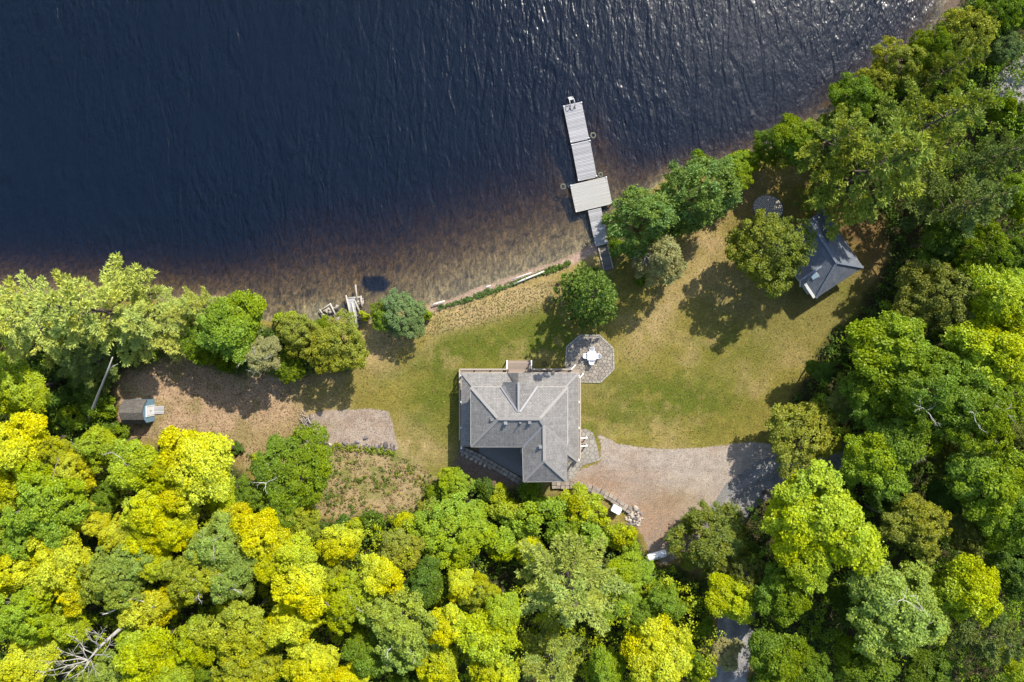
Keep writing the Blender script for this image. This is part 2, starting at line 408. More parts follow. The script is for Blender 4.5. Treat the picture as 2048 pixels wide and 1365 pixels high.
C = lay(C, sstep(2.2, .8, D) * sstep(1650, 1720, PX), c3(.14, .10, .075))
wet = sstep(0.35, -0.1, D)
bedc = c3(.185, .145, .075) * (0.75 + 0.5 * fbm(PX, PY, 30, 51)[..., None])
bedc = np.where((fbm(PX, PY, 9, 61) > .66)[..., None], bedc * .55, bedc)
C = C * (1 - wet[..., None]) + bedc * wet[..., None]
C = lay(C, wet * sstep(1.0, .55, ((PX - 746) / 33) ** 2 + ((PY - 565) / 21) ** 2 + (n2 - .5) * .9), c3(.012, .014, .022))
C = lay(C, wet * sstep(1.0, .5, ((PX - 612) / 14) ** 2 + ((PY - 585) / 9) ** 2 + (n2 - .5)) * .6, c3(.03, .03, .03))
C = lay(C, wet * blob(625, 625, 35, 22) * .5, c3(.30, .27, .16))

def grid_mesh(name, X, Y, Z, col, mat, keep=None, extra=None):
    ny, nx = X.shape; me = bpy.data.meshes.new(name)
    idx = np.arange(nx * ny).reshape(ny, nx)
    q = np.stack([idx[:-1, :-1], idx[:-1, 1:], idx[1:, 1:], idx[1:, :-1]], -1).reshape(-1, 4)
    if keep is not None:
        kq = keep.ravel()[q].any(1); q = q[kq]
    used = np.unique(q); remap = np.full(nx * ny, -1); remap[used] = np.arange(len(used)); q = remap[q]
    co = np.stack([X.ravel(), Y.ravel(), Z.ravel()], -1)[used]
    me.vertices.add(len(co)); me.vertices.foreach_set("co", co.ravel())
    me.loops.add(q.size); me.loops.foreach_set("vertex_index", q.ravel().astype(np.int32))
    me.polygons.add(len(q)); me.polygons.foreach_set("loop_start", (np.arange(len(q)) * 4).astype(np.int32))
    me.update(calc_edges=True)
    a = me.attributes.new("Col", 'FLOAT_COLOR', 'POINT')
    a.data.foreach_set("color", np.concatenate([col.reshape(-1, 3)[used], np.ones((len(used), 1))], 1).ravel())
    if extra is not None:
        e = me.attributes.new("edge", 'FLOAT', 'POINT'); e.data.foreach_set("value", extra.ravel()[used])
    me.polygons.foreach_set("use_smooth", np.ones(len(q), bool)); me.materials.append(mat); me.update()
    return me

def ground_mat(name, edge=False, fine=9.0, contrast=0.9, speck=0.0, bmp=0.6):
    m, nt, N, L = new_mat(name); p = geopos(nt)
    a = N.new("ShaderNodeAttribute"); a.attribute_name = "Col"
    n_a = noise(nt, fine, 6, 0.75, p); n_b = noise(nt, fine * 0.22, 4, 0.7, p)
    k = math_n(nt, 'MULTIPLY', math_n(nt, 'MULTIPLY_ADD', n_a.outputs[0], contrast * 2, 1 - contrast), math_n(nt, 'MULTIPLY_ADD', n_b.outputs[0], 0.9, 0.55))
    vm = N.new("ShaderNodeVectorMath"); vm.operation = 'SCALE'; L.new(a.outputs["Color"], vm.inputs[0]); L.new(k, vm.inputs["Scale"])
    col = vm.outputs[0]
    n_c = noise(nt, fine * 0.6, 3, 0.7, p)
    hs = N.new("ShaderNodeHueSaturation"); L.new(col, hs.inputs["Color"]); L.new(math_n(nt, 'MULTIPLY_ADD', n_c.outputs[0], 0.06, 0.47), hs.inputs["Hue"]); col = hs.outputs[0]
    if speck:
        v = N.new("ShaderNodeTexVoronoi"); v.inputs["Scale"].default_value = speck; L.new(p, v.inputs["Vector"])
        col = mixc(nt, math_n(nt, 'MULTIPLY', math_n(nt, 'LESS_THAN', v.outputs["Distance"], 0.22), 0.55), col, mixc(nt, 0.5, col, v.outputs["Color"], 'MULTIPLY'))
    if not edge:   # dashes of sunlight focused by the waves, painted into the lake bed colour
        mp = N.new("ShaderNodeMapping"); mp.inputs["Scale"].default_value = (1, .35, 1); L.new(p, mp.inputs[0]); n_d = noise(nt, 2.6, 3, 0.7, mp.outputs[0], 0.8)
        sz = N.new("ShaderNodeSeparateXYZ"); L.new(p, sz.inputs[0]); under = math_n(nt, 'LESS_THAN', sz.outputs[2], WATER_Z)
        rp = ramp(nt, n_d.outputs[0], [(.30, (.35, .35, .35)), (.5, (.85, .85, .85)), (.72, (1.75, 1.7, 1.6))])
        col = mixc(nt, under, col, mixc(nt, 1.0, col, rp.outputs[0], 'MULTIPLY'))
    sh = principled(nt, col, 0.95, bump(nt, n_a.outputs[0], bmp, 0.08), 0.1)
    if edge:
        e = N.new("ShaderNodeAttribute"); e.attribute_name = "edge"
        n_e = noise(nt, 3.5, 6, 0.8, p)
        f = math_n(nt, 'GREATER_THAN', math_n(nt, 'ADD', e.outputs["Fac"], math_n(nt, 'MULTIPLY_ADD', n_e.outputs[0], 1.1, -0.55)), 0.0)
        t = N.new("ShaderNodeBsdfTransparent"); mx = N.new("ShaderNodeMixShader"); L.new(f, mx.inputs[0]); L.new(t.outputs[0], mx.inputs[1]); L.new(sh, mx.inputs[2]); sh = mx.outputs[0]
    out(nt, sh); return m
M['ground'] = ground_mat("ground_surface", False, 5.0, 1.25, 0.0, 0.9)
M['gravel'] = ground_mat("gravel_surface", True, 9.0, 1.1, 6.0, 0.9)
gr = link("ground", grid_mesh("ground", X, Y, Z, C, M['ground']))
tag(gr, "mown dry lawn running into forest floor and the brown lake bed", kind='structure')

def sheet(name, poly, z, colf, label, step=0.2, edge_soft=0.0):
    p = np.array(poly, float); lo = p.min(0) - 30; hi = p.max(0) + 30
    xs = np.arange((lo[0] - 1024) / PPM, (hi[0] - 1024) / PPM, step); ys = np.arange((682.5 - hi[1]) / PPM, (682.5 - lo[1]) / PPM, step)
    sx, sy = np.meshgrid(xs, ys); px, py = sx * PPM + 1024, 682.5 - sy * PPM
    sd = poly_sd(px, py, poly) / PPM
    o = link(name, grid_mesh(name, sx, sy, np.full(sx.shape, z), colf(px, py), M['gravel'], sd > -0.7, sd))
    return tag(o, label, kind='structure')
ROADC = [(1860, 880), (1760, 905), (1680, 922), (1610, 936), (1540, 952), (1480, 992), (1449, 1040), (1442, 1080), (1456, 1125), (1474, 1200), (1470, 1280), (1455, 1365), (1446, 1460), (1440, 1700)]
def road_col(px, py):
    n = fbm(px, py, 26, 91)[..., None]; d = seg_dist(px, py, ROADC)
    c = c3(.19, .18, .17) * (.7 + .6 * n)
    rut = (np.exp(-((d - 15) / 6) ** 2))[..., None]; c = c * (1 + .35 * rut)
    w = sstep(.55, .7, fbm(px, py, 18, 95))[..., None] * sstep(1020, 1060, py)[..., None]
    return c * (1 - .4 * w) + c3(.42, .40, .38) * .4 * w
def ribbon(cl, w):
    L_, R_ = [], []
    for i in range(len(cl)):
        a = cl[max(i - 1, 0)]; b = cl[min(i + 1, len(cl) - 1)]; dx, dy = b[0] - a[0], b[1] - a[1]; q = math.hypot(dx, dy)
        L_.append((cl[i][0] - dy / q * w, cl[i][1] + dx / q * w)); R_.append((cl[i][0] + dy / q * w, cl[i][1] - dx / q * w))
    return L_ + R_[::-1]
PARK = [(1196, 868), (1212, 876), (1235, 888), (1290, 896), (1345, 899), (1400, 896), (1450, 890), (1500, 884), (1560, 890), (1600, 930), (1500, 1000), (1450, 1050), (1436, 1095),
        (1420, 1100), (1380, 1100), (1330, 1130), (1300, 1110), (1288, 1075), (1268, 1050), (1240, 1012), (1205, 982), (1170, 966), (1135, 962), (1150, 945), (1200, 925), (1202, 890)]
def park_col(px, py):
    n = fbm(px, py, 40, 71); n_ = fbm(px, py, 14, 72)
    base = c3(.335, .28, .225); brown = c3(.27, .175, .11); gold = c3(.235, .16, .075)
    def bl(x, y, rx, ry): return np.exp(-((px - x) / rx) ** 2 - ((py - y) / ry) ** 2)
    c = np.zeros(px.shape + (3,)) + base
    m = np.clip(bl(1200, 965, 80, 26) + bl(1280, 1030, 60, 45) + bl(1330, 1060, 60, 40), 0, 1)
    c = lay(c, m * (.5 + .6 * n_), brown); c = lay(c, bl(1350, 1000, 60, 25) * .7, gold); c = lay(c, sstep(.5, .75, n) * .35, brown)
    for rx in (0, 30): c = lay(c, np.exp(-((seg_dist(px, py, [(1470, 950 + rx), (1380, 935 + rx), (1290, 935 + rx), (1215, 925 + rx)]) / 6) ** 2)) * .45 * (.4 + n), c3(.25, .205, .165))
    c = lay(c, bl(1390, 960, 60, 30) * .4 * n, c3(.40, .34, .26))
    c = lay(c, sstep(34, 26, seg_dist(px, py, ROADC)) * .0, c3(.2, .19, .18))
    return c * (.8 + .4 * n_[..., None])
sheet("driveway", PARK, 0.012, park_col, "pinkish gravel parking area beside the house, edged by the lawn")
sheet("road", ribbon(ROADC, 37), 0.022, road_col, "grey gravel lane curving out of the woods into the parking area")
PAD = [(600, 852), (614, 832), (650, 821), (745, 818), (777, 823), (786, 850), (797, 900), (700, 895), (640, 892), (597, 888)]
def pad_col(px, py):
    n = fbm(px, py, 18, 81); c = np.zeros(px.shape + (3,)) + c3(.33, .265, .205)
    c = lay(c, sstep(.45, .7, n) * .5, c3(.24, .165, .12)); c = lay(c, np.exp(-((px - 635) / 26) ** 2 - ((py - 872) / 22) ** 2) * .6, c3(.42, .34, .27))
    c = lay(c, np.exp(-((px - 645) / 25) ** 2 - ((py - 852) / 10) ** 2) * .6, c3(.22, .16, .07))
    return c * (.8 + .4 * fbm(px, py, 7, 82)[..., None])
sheet("gravel_pad", PAD, 0.012, pad_col, "rectangular pinkish gravel pad on the lawn left of the house")
TRACK = [(1965, 215), (1985, 165), (2030, 120), (2100, 70), (2300, 20), (2300, 160), (2120, 150), (2060, 195), (2010, 235)]
TRACK = [(1024 + (x - 1024) * .995, 682 + (y - 682) * .995) for x, y in TRACK]
def track_col(px, py):
    c = np.zeros(px.shape + (3,)) + c3(.30, .285, .27)
    st = sstep(.52, .62, fbm(px * .5 + py * .9, py * 2.2 - px * 1.3, 30, 85)); return lay(c, st * .75, c3(.08, .065, .05))
sheet("path", TRACK, 0.012, track_col, "pale sandy track in the trees at the upper right edge")

# the lake: a closed body of tea-coloured water, rippled on top
def water_mat():
    m, nt, N, L = new_mat("lake_water")
    p = geopos(nt)
    def wave(rot, sc, scale, det, dist):
        mp = N.new("ShaderNodeMapping"); mp.inputs["Rotation"].default_value = (0, 0, math.radians(rot)); mp.inputs["Scale"].default_value = (*sc, 1)
        L.new(p, mp.inputs[0]); return noise(nt, scale, det, 0.6, mp.outputs[0], dist).outputs[0]
    w1 = wave(-12, (1.0, 0.28), 0.75, 2.0, 0.9)       # long crests
    w2 = wave(-6, (1.0, 0.34), 2.7, 1.0, 0.8)          # short dashes
    w4 = wave(28, (1.0, 0.5), 2.0, 1.0, 0.8)           # cross ripple
    w3 = wave(0, (1.0, 0.6), 6.0, 1.0, 0.3)
    patch = noise(nt, 0.045, 2, 0.5, p).outputs[0]     # gusts: rougher and calmer areas
    amp = math_n(nt, 'MULTIPLY_ADD', patch, 1.7, 0.1)
    def mulv(x, k): return math_n(nt, 'MULTIPLY', x, k)
    def addv(x, y): return math_n(nt, 'ADD', x, y)
    hd = mulv(addv(addv(mulv(w1, .155), mulv(w2, .04)), mulv(w4, .034)), amp)
    h = addv(hd, mulv(w3, .008))
    nb = bump(nt, h, 1.0, 1.0)
    fr = N.new("ShaderNodeFresnel"); fr.inputs["IOR"].default_value = 1.333; L.new(nb, fr.inputs["Normal"])
    g = N.new("ShaderNodeBsdfGlossy"); g.inputs["Roughness"].default_value = 0.22; L.new(nb, g.inputs["Normal"])
    t = N.new("ShaderNodeBsdfTransparent"); t.inputs[0].default_value = (0.96, 0.97, 0.97, 1)
    mx = N.new("ShaderNodeMixShader"); L.new(math_n(nt, 'MINIMUM', math_n(nt, 'MULTIPLY', fr.outputs[0], 0.95), 0.05), mx.inputs[0]); L.new(t.outputs[0], mx.inputs[1]); L.new(g.outputs[0], mx.inputs[2])
    df = N.new('ShaderNodeBsdfDiffuse'); df.inputs[0].default_value = (0.0034, 0.0080, 0.0172, 1); L.new(bump(nt, hd, 1.0, 3.6), df.inputs['Normal'])   # light scattered back by the water itself
    ad = N.new('ShaderNodeAddShader'); L.new(mx.outputs[0], ad.inputs[0]); L.new(df.outputs[0], ad.inputs[1])
    o = out(nt, ad.outputs[0])
    va = N.new("ShaderNodeVolumeAbsorption"); va.inputs["Color"].default_value = (0.52, 0.42, 0.26, 1); va.inputs["Density"].default_value = 0.95
    L.new(va.outputs[0], o.inputs["Volume"])
    return m
M['water'] = water_mat()
b = MB(); b.box((0, 0, (WATER_Z - 14) / 2), (1360, 1360, 14 + WATER_Z))
lake = b.build("lake", M['water']); tag(lake, "dark rippled lake, brown in the shallows by the beach", kind='structure')

# ------------------------------------------------------------------ main house
def T(px, py, z):
    g = G(px, py, z); return g
house = empty("house", G(1040, 840)); tag(house, "large house with grey shingled hip roofs, front gable and wraparound deck", "house")
HP = house.location.copy()
def rel(v, o): return Vector(v) - o
def hm(): return MB()
def hb(mb, name, mat, parent=house, off=None):
    o_ = off if off is not None else HP
    mb.v = [Vector(v) - o_ for v in mb.v]
    return mb.build(name, mat, parent)
EZ, RZ, PZ, QZ = 5.6, 7.7, 3.0, 3.8
# walls
w = MB()
def wallbox(x0, y0, x1, y1, z0, z1):
    a, b_ = G(x0, y0), G(x1, y1)
    w.box(((a.x + b_.x) / 2, (a.y + b_.y) / 2, (z0 + z1) / 2), (abs(b_.x - a.x), abs(b_.y - a.y), z1 - z0))
wallbox(954, 775, 1121, 872, 0, EZ); wallbox(1052, 872, 1121, 937, 0, EZ - 0.02)
walls = hb(w, "wall", M['siding'])
# main roof planes (image corners at their height)
a1, a2, a3, a4 = P(942, 774.6, EZ), P(1135, 774.6, EZ), P(1135, 894, EZ), P(942, 894, EZ)
r1, r2 = P(997, 838, RZ), P(1079, 838, RZ)
wz = 7.3
w1, w2 = P(1088, 851, wz), P(1089, 921.5, wz); wl0, wl1, wr1, wr0 = P(1045.5, 894, EZ), P(1047, 964, EZ), P(1134.5, 963, EZ), P(1135, 894, EZ)
r = MB()
r.slab([a1, a2, r2, r1]); r.slab([a4, a1, r1]); r.slab([a2, a3, w1, r2]); r.slab([a4, wl0, w1, r2, r1])
r.slab([wl0, wl1, w2, w1]); r.slab([wl1, wr1, w2]); r.slab([wr1, wr0, w1, w2])
roof = hb(r, "roof", M['roof'])
# front gable that cuts into the main roof
gA, gB = P(1037, 764.5, 7.34), P(1037.3, 823.5, 7.30)
gL0, gL1, gR0, gR1 = P(1006, 764.5, 5.66), P(1003.3, 774.6, 5.66), P(1067.5, 764.5, 5.66), P(1072.5, 774.6, 5.66)
g_ = MB(); up = Vector((0, 0, 0.03))
g_.slab([gA + up, gB + up, gL1 + up, gL0 + up], 0.12); g_.slab([gA + up, gB + up, gR1 + up, gR0 + up], 0.12)
gable = hb(g_, "gable_roof", M['roof'])
gw = MB(); gp = [P(1012, 770, 5.6), P(1063, 770, 5.6)]
gwb = len(gw.v); ya = G(0, 770).y
for yy in (ya, ya - 0.15):
    gw.v += [Vector((gp[0].x, yy, 5.5)), Vector((gp[1].x, yy, 5.5)), Vector((gA.x, yy, 7.15))]
for q in ([0, 1, 2], [5, 4, 3], [0, 3, 4, 1], [1, 4, 5, 2], [2, 5, 3, 0]): gw.face(q)
hb(gw, "gable_wall", M['siding'])
# porch roof ring
o1, o2, o3, o4 = P(924, 746.5, PZ), P(1157, 746.5, PZ), P(1156.5, 924, PZ), P(923, 892, PZ)
i1, i2, i3, i4 = G(954, 775, QZ), G(1121, 775, QZ), G(1121, 890, QZ), G(954, 880, QZ)
r = MB(); r.slab([o1, o2, i2, i1], .12); r.slab([o4, o1, i1, i4], .12); r.slab([o2, o3, i3, i2], .12)
r.slab([o3, i3, G(1121, 915, PZ)], .12)
porch = hb(r, "porch_roof", M['roof'])
pg = MB(); q0, q1 = P(1037, 746, 4.25), P(1037, 767, 4.25); ql0, ql1, qr0, qr1 = P(1014.5, 746, 3.06), P(1029, 769, 3.75), P(1062, 746, 3.06), P(1046, 769, 3.75)
pg.slab([q0, q1, ql1, ql0], .1); pg.slab([q0, q1, qr1, qr0], .1)
hb(pg, "entry_gable_roof", M['roof'])
# ridge caps and valleys: strips of overlapping caps
def caps(p, q, parent, mat, name="ridge_cap", wd=0.3, lift=0.035, step=0.42, off=HP):
    d = q - p; n = max(2, int(d.length / step)); m_ = MB()
    for k in range(n):
        a_ = p + d * (k / n); b_ = p + d * ((k + 1.12) / n)
        m_.bar(a_ + Vector((0, 0, lift + .012)), b_ + Vector((0, 0, lift)), wd, 0.03)
    m_.v = [v - off for v in m_.v]
    return m_.build(name, mat, parent)
for p_, q_ in ((a1, r1), (a2, r2), (a4, r1), (r1, r2), (r2, w1), (w1, wr0), (w1, w2), (wl1, w2), (wr1, w2)): caps(p_, q_, roof, M['ridge'])
for p_, q_ in ((o1, i1), (o2, i2), (o3, i3)): caps(p_, q_, porch, M['ridge'], wd=.24)
caps(gA + up, gB + up, gable, M['ridge'], wd=.2)
def strip(p, q, wd, mat, name, parent, lift=.03):
    m_ = MB(); m_.bar(p + Vector((0, 0, lift)), q + Vector((0, 0, lift)), wd, .03); m_.v = [v - HP for v in m_.v]; return m_.build(name, mat, parent)
strip(P(1001.5, 774, 5.72), P(1035.5, 824, 7.3), .17, M['flashing'], "valley_flashing", roof, .05)
strip(P(1074.5, 774, 5.72), P(1040, 824, 7.3), .18, M['flashing'], "valley_flashing", roof, .05)
strip(wl0, w1, .2, M['flashing'], "valley_flashing", roof, .045)
# eave gutters
for p_, q_ in ((a1, a2), (a4, a1), (a2, a3), (a4, wl0), (wl0, wl1), (wl1, wr1)):
    strip(p_, q_, .1, M['siding'], "gutter", roof, -.05)
for p_, q_ in ((o1, ql0), (qr0, o2), (o2, o3), (o4, o1)): strip(p_, q_, .1, M['trim'], "gutter", porch, -.05)
# roof vents
def vent(px, py, z):
    m_ = MB(); c = P(px, py, z) - HP
    m_.box(c + Vector((0, 0, .08)), (.22, .22, .22)); m_.box(c + Vector((0, 0, .2)), (.3, .3, .04)); m_.box(c + Vector((0, 0, .0)), (.4, .4, .03))
    return m_.build("roof_vent", M['vent'], roof)
for px, py, z in ((984, 839.5, 7.15), (1011, 846, 7.5), (1059, 845, 7.5), (1081, 894, 7.1)): vent(px, py, z)
m_ = MB(); c = P(1040, 846.5, 7.45) - HP; m_.lathe(c, [(.05, -.1), (.05, .5), (.035, .55)], 8); m_.lathe(c, [(.2, -.05), (.1, .12)], 8); m_.build("vent_pipe", M['vent'], roof)
m_ = MB(); c = P(1044.5, 902, 2.0) - HP; m_.box(c, (.35, .5, .6)); m_.build("meter_box", M['grey_metal'], house)
# deck boards round the house
dz = 0.5
board_cache = {}
def boards(parent, origin, name, length, width, n, start, step, along, mat, thick=.04):
    """n boards; start = world centre of the first, step = world offset to the next, along = direction angle"""
    key = (round(length, 3), round(width, 3), mat.name)
    if key not in board_cache:
        b_ = MB(); b_.box((0, 0, 0), (length, width, thick)); board_cache[key] = b_.mesh(name, mat)
    for k in range(n):
        c = Vector(start) + Vector(step) * k - origin
        o = link(name, board_cache[key], parent, c + Vector((0, 0, random.uniform(-.004, .004))), along + random.uniform(-.003, .003))
deckp = MB()
for x0, y0, x1, y1 in ((921, 738, 1158, 774), (921, 774, 953, 893), (1122, 774, 1158, 916)):
    p0, p1 = G(x0, y0), G(x1, y1); deckp.box(((p0.x + p1.x) / 2, (p0.y + p1.y) / 2, dz / 2 - .03), (abs(p1.x - p0.x), abs(p1.y - p0.y), dz - .06))
deck = hb(deckp, "deck", M['frame'])
Ltop = 237 / PPM
boards(deck, HP, "deck_board", Ltop, .135, 14, G(1039.5, 739.6, dz - .01), (0, -.144, 0), 0, M['deck'])
boards(deck, HP, "deck_board", 117 / PPM, .135, 12, G(922.4, 834.5, dz - .01), (.144, 0, 0), math.pi / 2, M['deck'])
boards(deck, HP, "deck_board", 141 / PPM, .135, 13, G(1156.6, 845.5, dz - .01), (-.144, 0, 0), math.pi / 2, M['deck'])
# railing along deck edges: posts, top rail, balusters
def railing(p, q, z0=dz, h=.95):
    rail = MB(); d = (q - p); n = max(1, round(d.length / 1.6))
    for k in range(n + 1):
        c = p + d * k / n; rail.box((c.x, c.y, z0 + h / 2), (.1, .1, h))
    rail.bar(Vector((p.x, p.y, z0 + h)), Vector((q.x, q.y, z0 + h)), .15, .045); rail.bar(Vector((p.x, p.y, z0 + .12)), Vector((q.x, q.y, z0 + .12)), .05, .06)
    nb = int(d.length / .16)
    for k in range(1, nb):
        c = p + d * k / nb; rail.box((c.x, c.y, z0 + h / 2), (.035, .035, h - .1))
    hb(rail, "railing", M['trim'])
railing(G(921, 738), G(1014, 738)); railing(G(1062, 738), G(1139, 738)); railing(G(921.2, 738.6), G(921.2, 877)); railing(G(1158, 755), G(1158, 914))
for px, py in ((926, 749), (965, 749), (1012, 749), (1064, 749), (1110, 749), (1153, 749), (926, 800), (926, 850), (926, 889), (1153, 800), (1153, 850), (1153, 912)):
    c = G(px, py); posts = MB(); posts.box((c.x, c.y, (dz + PZ) / 2), (.14, .14, PZ - dz - .1)); hb(posts, "porch_post", M['white_paint'])
# front steps and corner steps
def steps(name, c, wid, run, ang, n, side_mat):
    e = empty(name, rel(c, HP), ang, house)
    fr = MB()
    for k in range(n):
        z = dz * (n - k) / (n + .6); y = run * (k + .5) / n; sl = MB()
        for j in range(max(2, int(run / n / .15))):
            nb_ = max(2, int(run / n / .15)); sl.box((0, y - run / n / 2 + (j + .5) * run / n / nb_, z), (wid, run / n / nb_ - .012, .04))
        t = sl.build("tread", M['deck'], e)
        fr.box((0, y, z / 2 - .015), (wid - .1, run / n - .02, z - .03))
    fr.build("step_frame", M['frame'], e)
    for s in (-1, 1):
        rr = MB(); x = s * (wid / 2 + .06)
        rr.bar((x, 0, dz + .95), (x, run + .05, .95), .12, .06)
        for y, z0 in ((.06, dz), (run - .02, 0)): rr.box((x, y, (z0 + .97) / 2 + .0), (.13, .13, .97 + dz * (1 - y / run) * .9))
        rr.build("handrail", side_mat, e)
    return e
steps("front_steps", G(1038.3, 738), 46 / PPM, 16.5 / PPM, 0, 3, M['white_paint'])
steps("side_steps", G(1158.6, 881.3), 13.5 / PPM, 13.5 / PPM, math.radians(-90), 3, M['white_paint'])
steps("corner_steps", G(1148.5, 746.8), 21 / PPM, 11.5 / PPM, math.radians(-46), 3, M['white_paint'])
# lean shadowed yard behind the house: slab and diagonal stone edge
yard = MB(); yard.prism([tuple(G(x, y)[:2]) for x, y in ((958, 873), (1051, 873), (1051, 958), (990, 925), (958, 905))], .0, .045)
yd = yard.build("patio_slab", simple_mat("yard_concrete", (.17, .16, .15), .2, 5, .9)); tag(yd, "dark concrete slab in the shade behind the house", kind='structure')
def blob_mesh(name, mat, seed, squash=.6, n=10, m=5):
    rg = random.Random(seed); b_ = MB(); ph = [rg.uniform(0, 6.28) for _ in range(4)]
    for j in range(m + 1):
        t = math.pi * (j / m) ; z = math.cos(t)
        for k in range(n):
            a = 2 * math.pi * k / n
            rr = 1 + .18 * math.sin(2 * a + ph[0] + z) + .12 * math.sin(3 * a + ph[1] - 2 * z) + rg.uniform(-.08, .08)
            s_ = max(math.sin(t), .02)
            b_.v.append(Vector((rr * s_ * math.cos(a), rr * s_ * math.sin(a), z * squash * (1 + .1 * math.sin(a + ph[2])))))
    for j in range(m):
        for k in range(n):
            b_.face([j * n + k, (j + 1) * n + k, (j + 1) * n + (k + 1) % n, j * n + (k + 1) % n], sm=False)
    return b_.mesh(name, mat)
ROCK = [blob_mesh("rock", M['rock'], i) for i in range(5)]
DROCK = [blob_mesh("rock", M['dark_rock'], i + 20) for i in range(5)]
BLOCK = []
for i in range(4):
    b_ = MB(); rg = random.Random(i)
    b_.prism([(-.5 + rg.uniform(0, .08), -.5), (.5, -.5 + rg.uniform(0, .1)), (.5 - rg.uniform(0, .1), .5), (-.5, .5 - rg.uniform(0, .12))], 0, 1, .03); BLOCK.append(b_.mesh("block", M['wall_stone']))
def along(pts, step):
    """points every `step` metres along a pixel polyline: (x, y, angle)"""
    q = [G(x, y) for x, y in pts]; res = []; acc = 0
    for a, b_ in zip(q[:-1], q[1:]):
        d = b_ - a; L = d.length; t = (step / 2 if not res and acc == 0 else step - acc)
        while t <= L:
            c = a + d * (t / L); res.append((c.x, c.y, math.atan2(d.y, d.x))); t += step
        acc = L - (t - step)
    return res
def block_wall(label, pts, rows, step, w_, h, levels=1, name="retaining_wall"):
    c0 = G(*pts[0]); e = empty(name, c0); tag(e, label, "stone wall", "low stone walls behind the house")
    for lv in range(levels):
        for rw in range(rows):
            for i, (x, y, a) in enumerate(along(pts, step)):
                off = (rw - (rows - 1) / 2) * w_; k = random.uniform(.95, 1.0)
                o = link("block", random.choice(BLOCK), e, Vector((x - math.sin(a) * off + random.uniform(-.02, .02), y + math.cos(a) * off + random.uniform(-.02, .02), lv * h)) - c0, a + random.uniform(-.08, .08))
                o.scale = (step * k, w_ * random.uniform(.96, 1.0), h * random.uniform(.85, 1.05))
    return e
block_wall("curved low wall of tan stone blocks from the house to the rock pile", [(1103, 970), (1130, 971), (1155, 969), (1180, 976), (1200, 984), (1222, 996), (1240, 1008), (1262, 1022)], 2, .5, .36, .42)
block_wall("dark stone edging running diagonally through the shade behind the house", [(921, 897), (960, 915), (1000, 938), (1046, 966)], 2, .5, .38, .35)
tm = empty("timber_edging", G(1160, 985)); tag(tm, "weathered timber edging on the earth below the curved stone wall", "edging")
for p_, q_ in (((1158, 978), (1178, 983)), ((1178, 984), (1192, 992))):
    m_ = MB(); m_.bar(G(*p_, .1) - tm.location, G(*q_, .1) - tm.location, .14, .16); m_.build("timber", M['old_wood'], tm)
for i, (x, y) in enumerate(((926, 908), (941, 916), (955, 924), (966, 929), (978, 936))):
    pass
ss = empty("stepping_stones", G(945, 920)); tag(ss, "row of round stepping stones along the shaded stone edging", "stepping stones")
for x, y in ((925, 909), (934, 913), (943, 918), (952, 923), (961, 927), (970, 931), (979, 936)):
    o = link("stone", random.choice(ROCK), ss, G(x, y, .05) - ss.location, random.uniform(0, 6)); o.scale = (.2, .2, .1)

# ------------------------------------------------------------------ flagstone patios
def clip(poly, a, b_, c):
    res = []
    for i in range(len(poly)):
        p, q = poly[i], poly[(i + 1) % len(poly)]; dp, dq = a * p[0] + b_ * p[1] - c, a * q[0] + b_ * q[1] - c
        if dp <= 0: res.append(p)
        if dp * dq < 0:
            t = dp / (dp - dq); res.append((p[0] + (q[0] - p[0]) * t, p[1] + (q[1] - p[1]) * t))
    return res
def voronoi_cells(poly, spacing, seed, jitter=.32):
    rg = random.Random(seed); xs = [p[0] for p in poly]; ys = [p[1] for p in poly]; sites = []; j = 0; y = min(ys)
    while y <= max(ys):
        x = min(xs) + (spacing / 2 if j % 2 else 0)
        while x <= max(xs):
            s = (x + rg.uniform(-1, 1) * spacing * jitter, y + rg.uniform(-1, 1) * spacing * jitter)
            sites.append(s); x += spacing
        y += spacing * .87; j += 1
    cells = []
    for s in sites:
        c = list(poly)
        if len(c) < 3: continue
        for t in sites:
            if t is s: continue
            dx, dy = t[0] - s[0], t[1] - s[1]
            if dx * dx + dy * dy > (spacing * 2.6) ** 2: continue
            c = clip(c, dx, dy, (t[0] ** 2 + t[1] ** 2 - s[0] ** 2 - s[1] ** 2) / 2)
            if len(c) < 3: break
        if len(c) >= 3: cells.append(c)
    return cells
def flagstones(base, o0, poly_w, spacing, seed, mat, z0, z1, gap=.018):
    for c in voronoi_cells(poly_w, spacing, seed):
        A = abs(sum(c[i][0] * c[(i + 1) % len(c)][1] - c[(i + 1) % len(c)][0] * c[i][1] for i in range(len(c)))) / 2
        if A < .012: continue
        cx = sum(p[0] for p in c) / len(c); cy = sum(p[1] for p in c) / len(c)
        r_ = math.sqrt(A / math.pi); k = max(.5, 1 - gap / r_)
        m_ = MB(); m_.prism([((p[0] - cx) * k, (p[1] - cy) * k) for p in c], z0, z1 + random.uniform(-.008, .012), .05)
        m_.build("stone", mat, base, Vector((cx, cy, 0)) - Vector((o0.x, o0.y, 0)))
OCT = [(1159.5, 669.5), (1199, 669.5), (1227.6, 696.7), (1229, 739.5), (1201.4, 766.2), (1158.6, 765.7), (1129, 735.7), (1132, 693)]
oc = G(1180, 718)
def shrink(poly, k, c): return [(c[0] + (x - c[0]) * k, c[1] + (y - c[1]) * k) for x, y in poly]
m_ = MB(); m_.prism([tuple((G(x, y) - oc)[:2]) for x, y in OCT], -.02, .05)
patio = m_.build("patio", M['grout'], None, oc); tag(patio, "octagonal flagstone patio with pale stone border at the deck corner", kind='structure')
flagstones(patio, oc, [tuple(G(x, y)[:2]) for x, y in shrink(OCT, .925, (1179.5, 717.5))], .42, 3, M['stone'], .05, .085)
e_in, e_out = shrink(OCT, .935, (1179.5, 717.5)), OCT
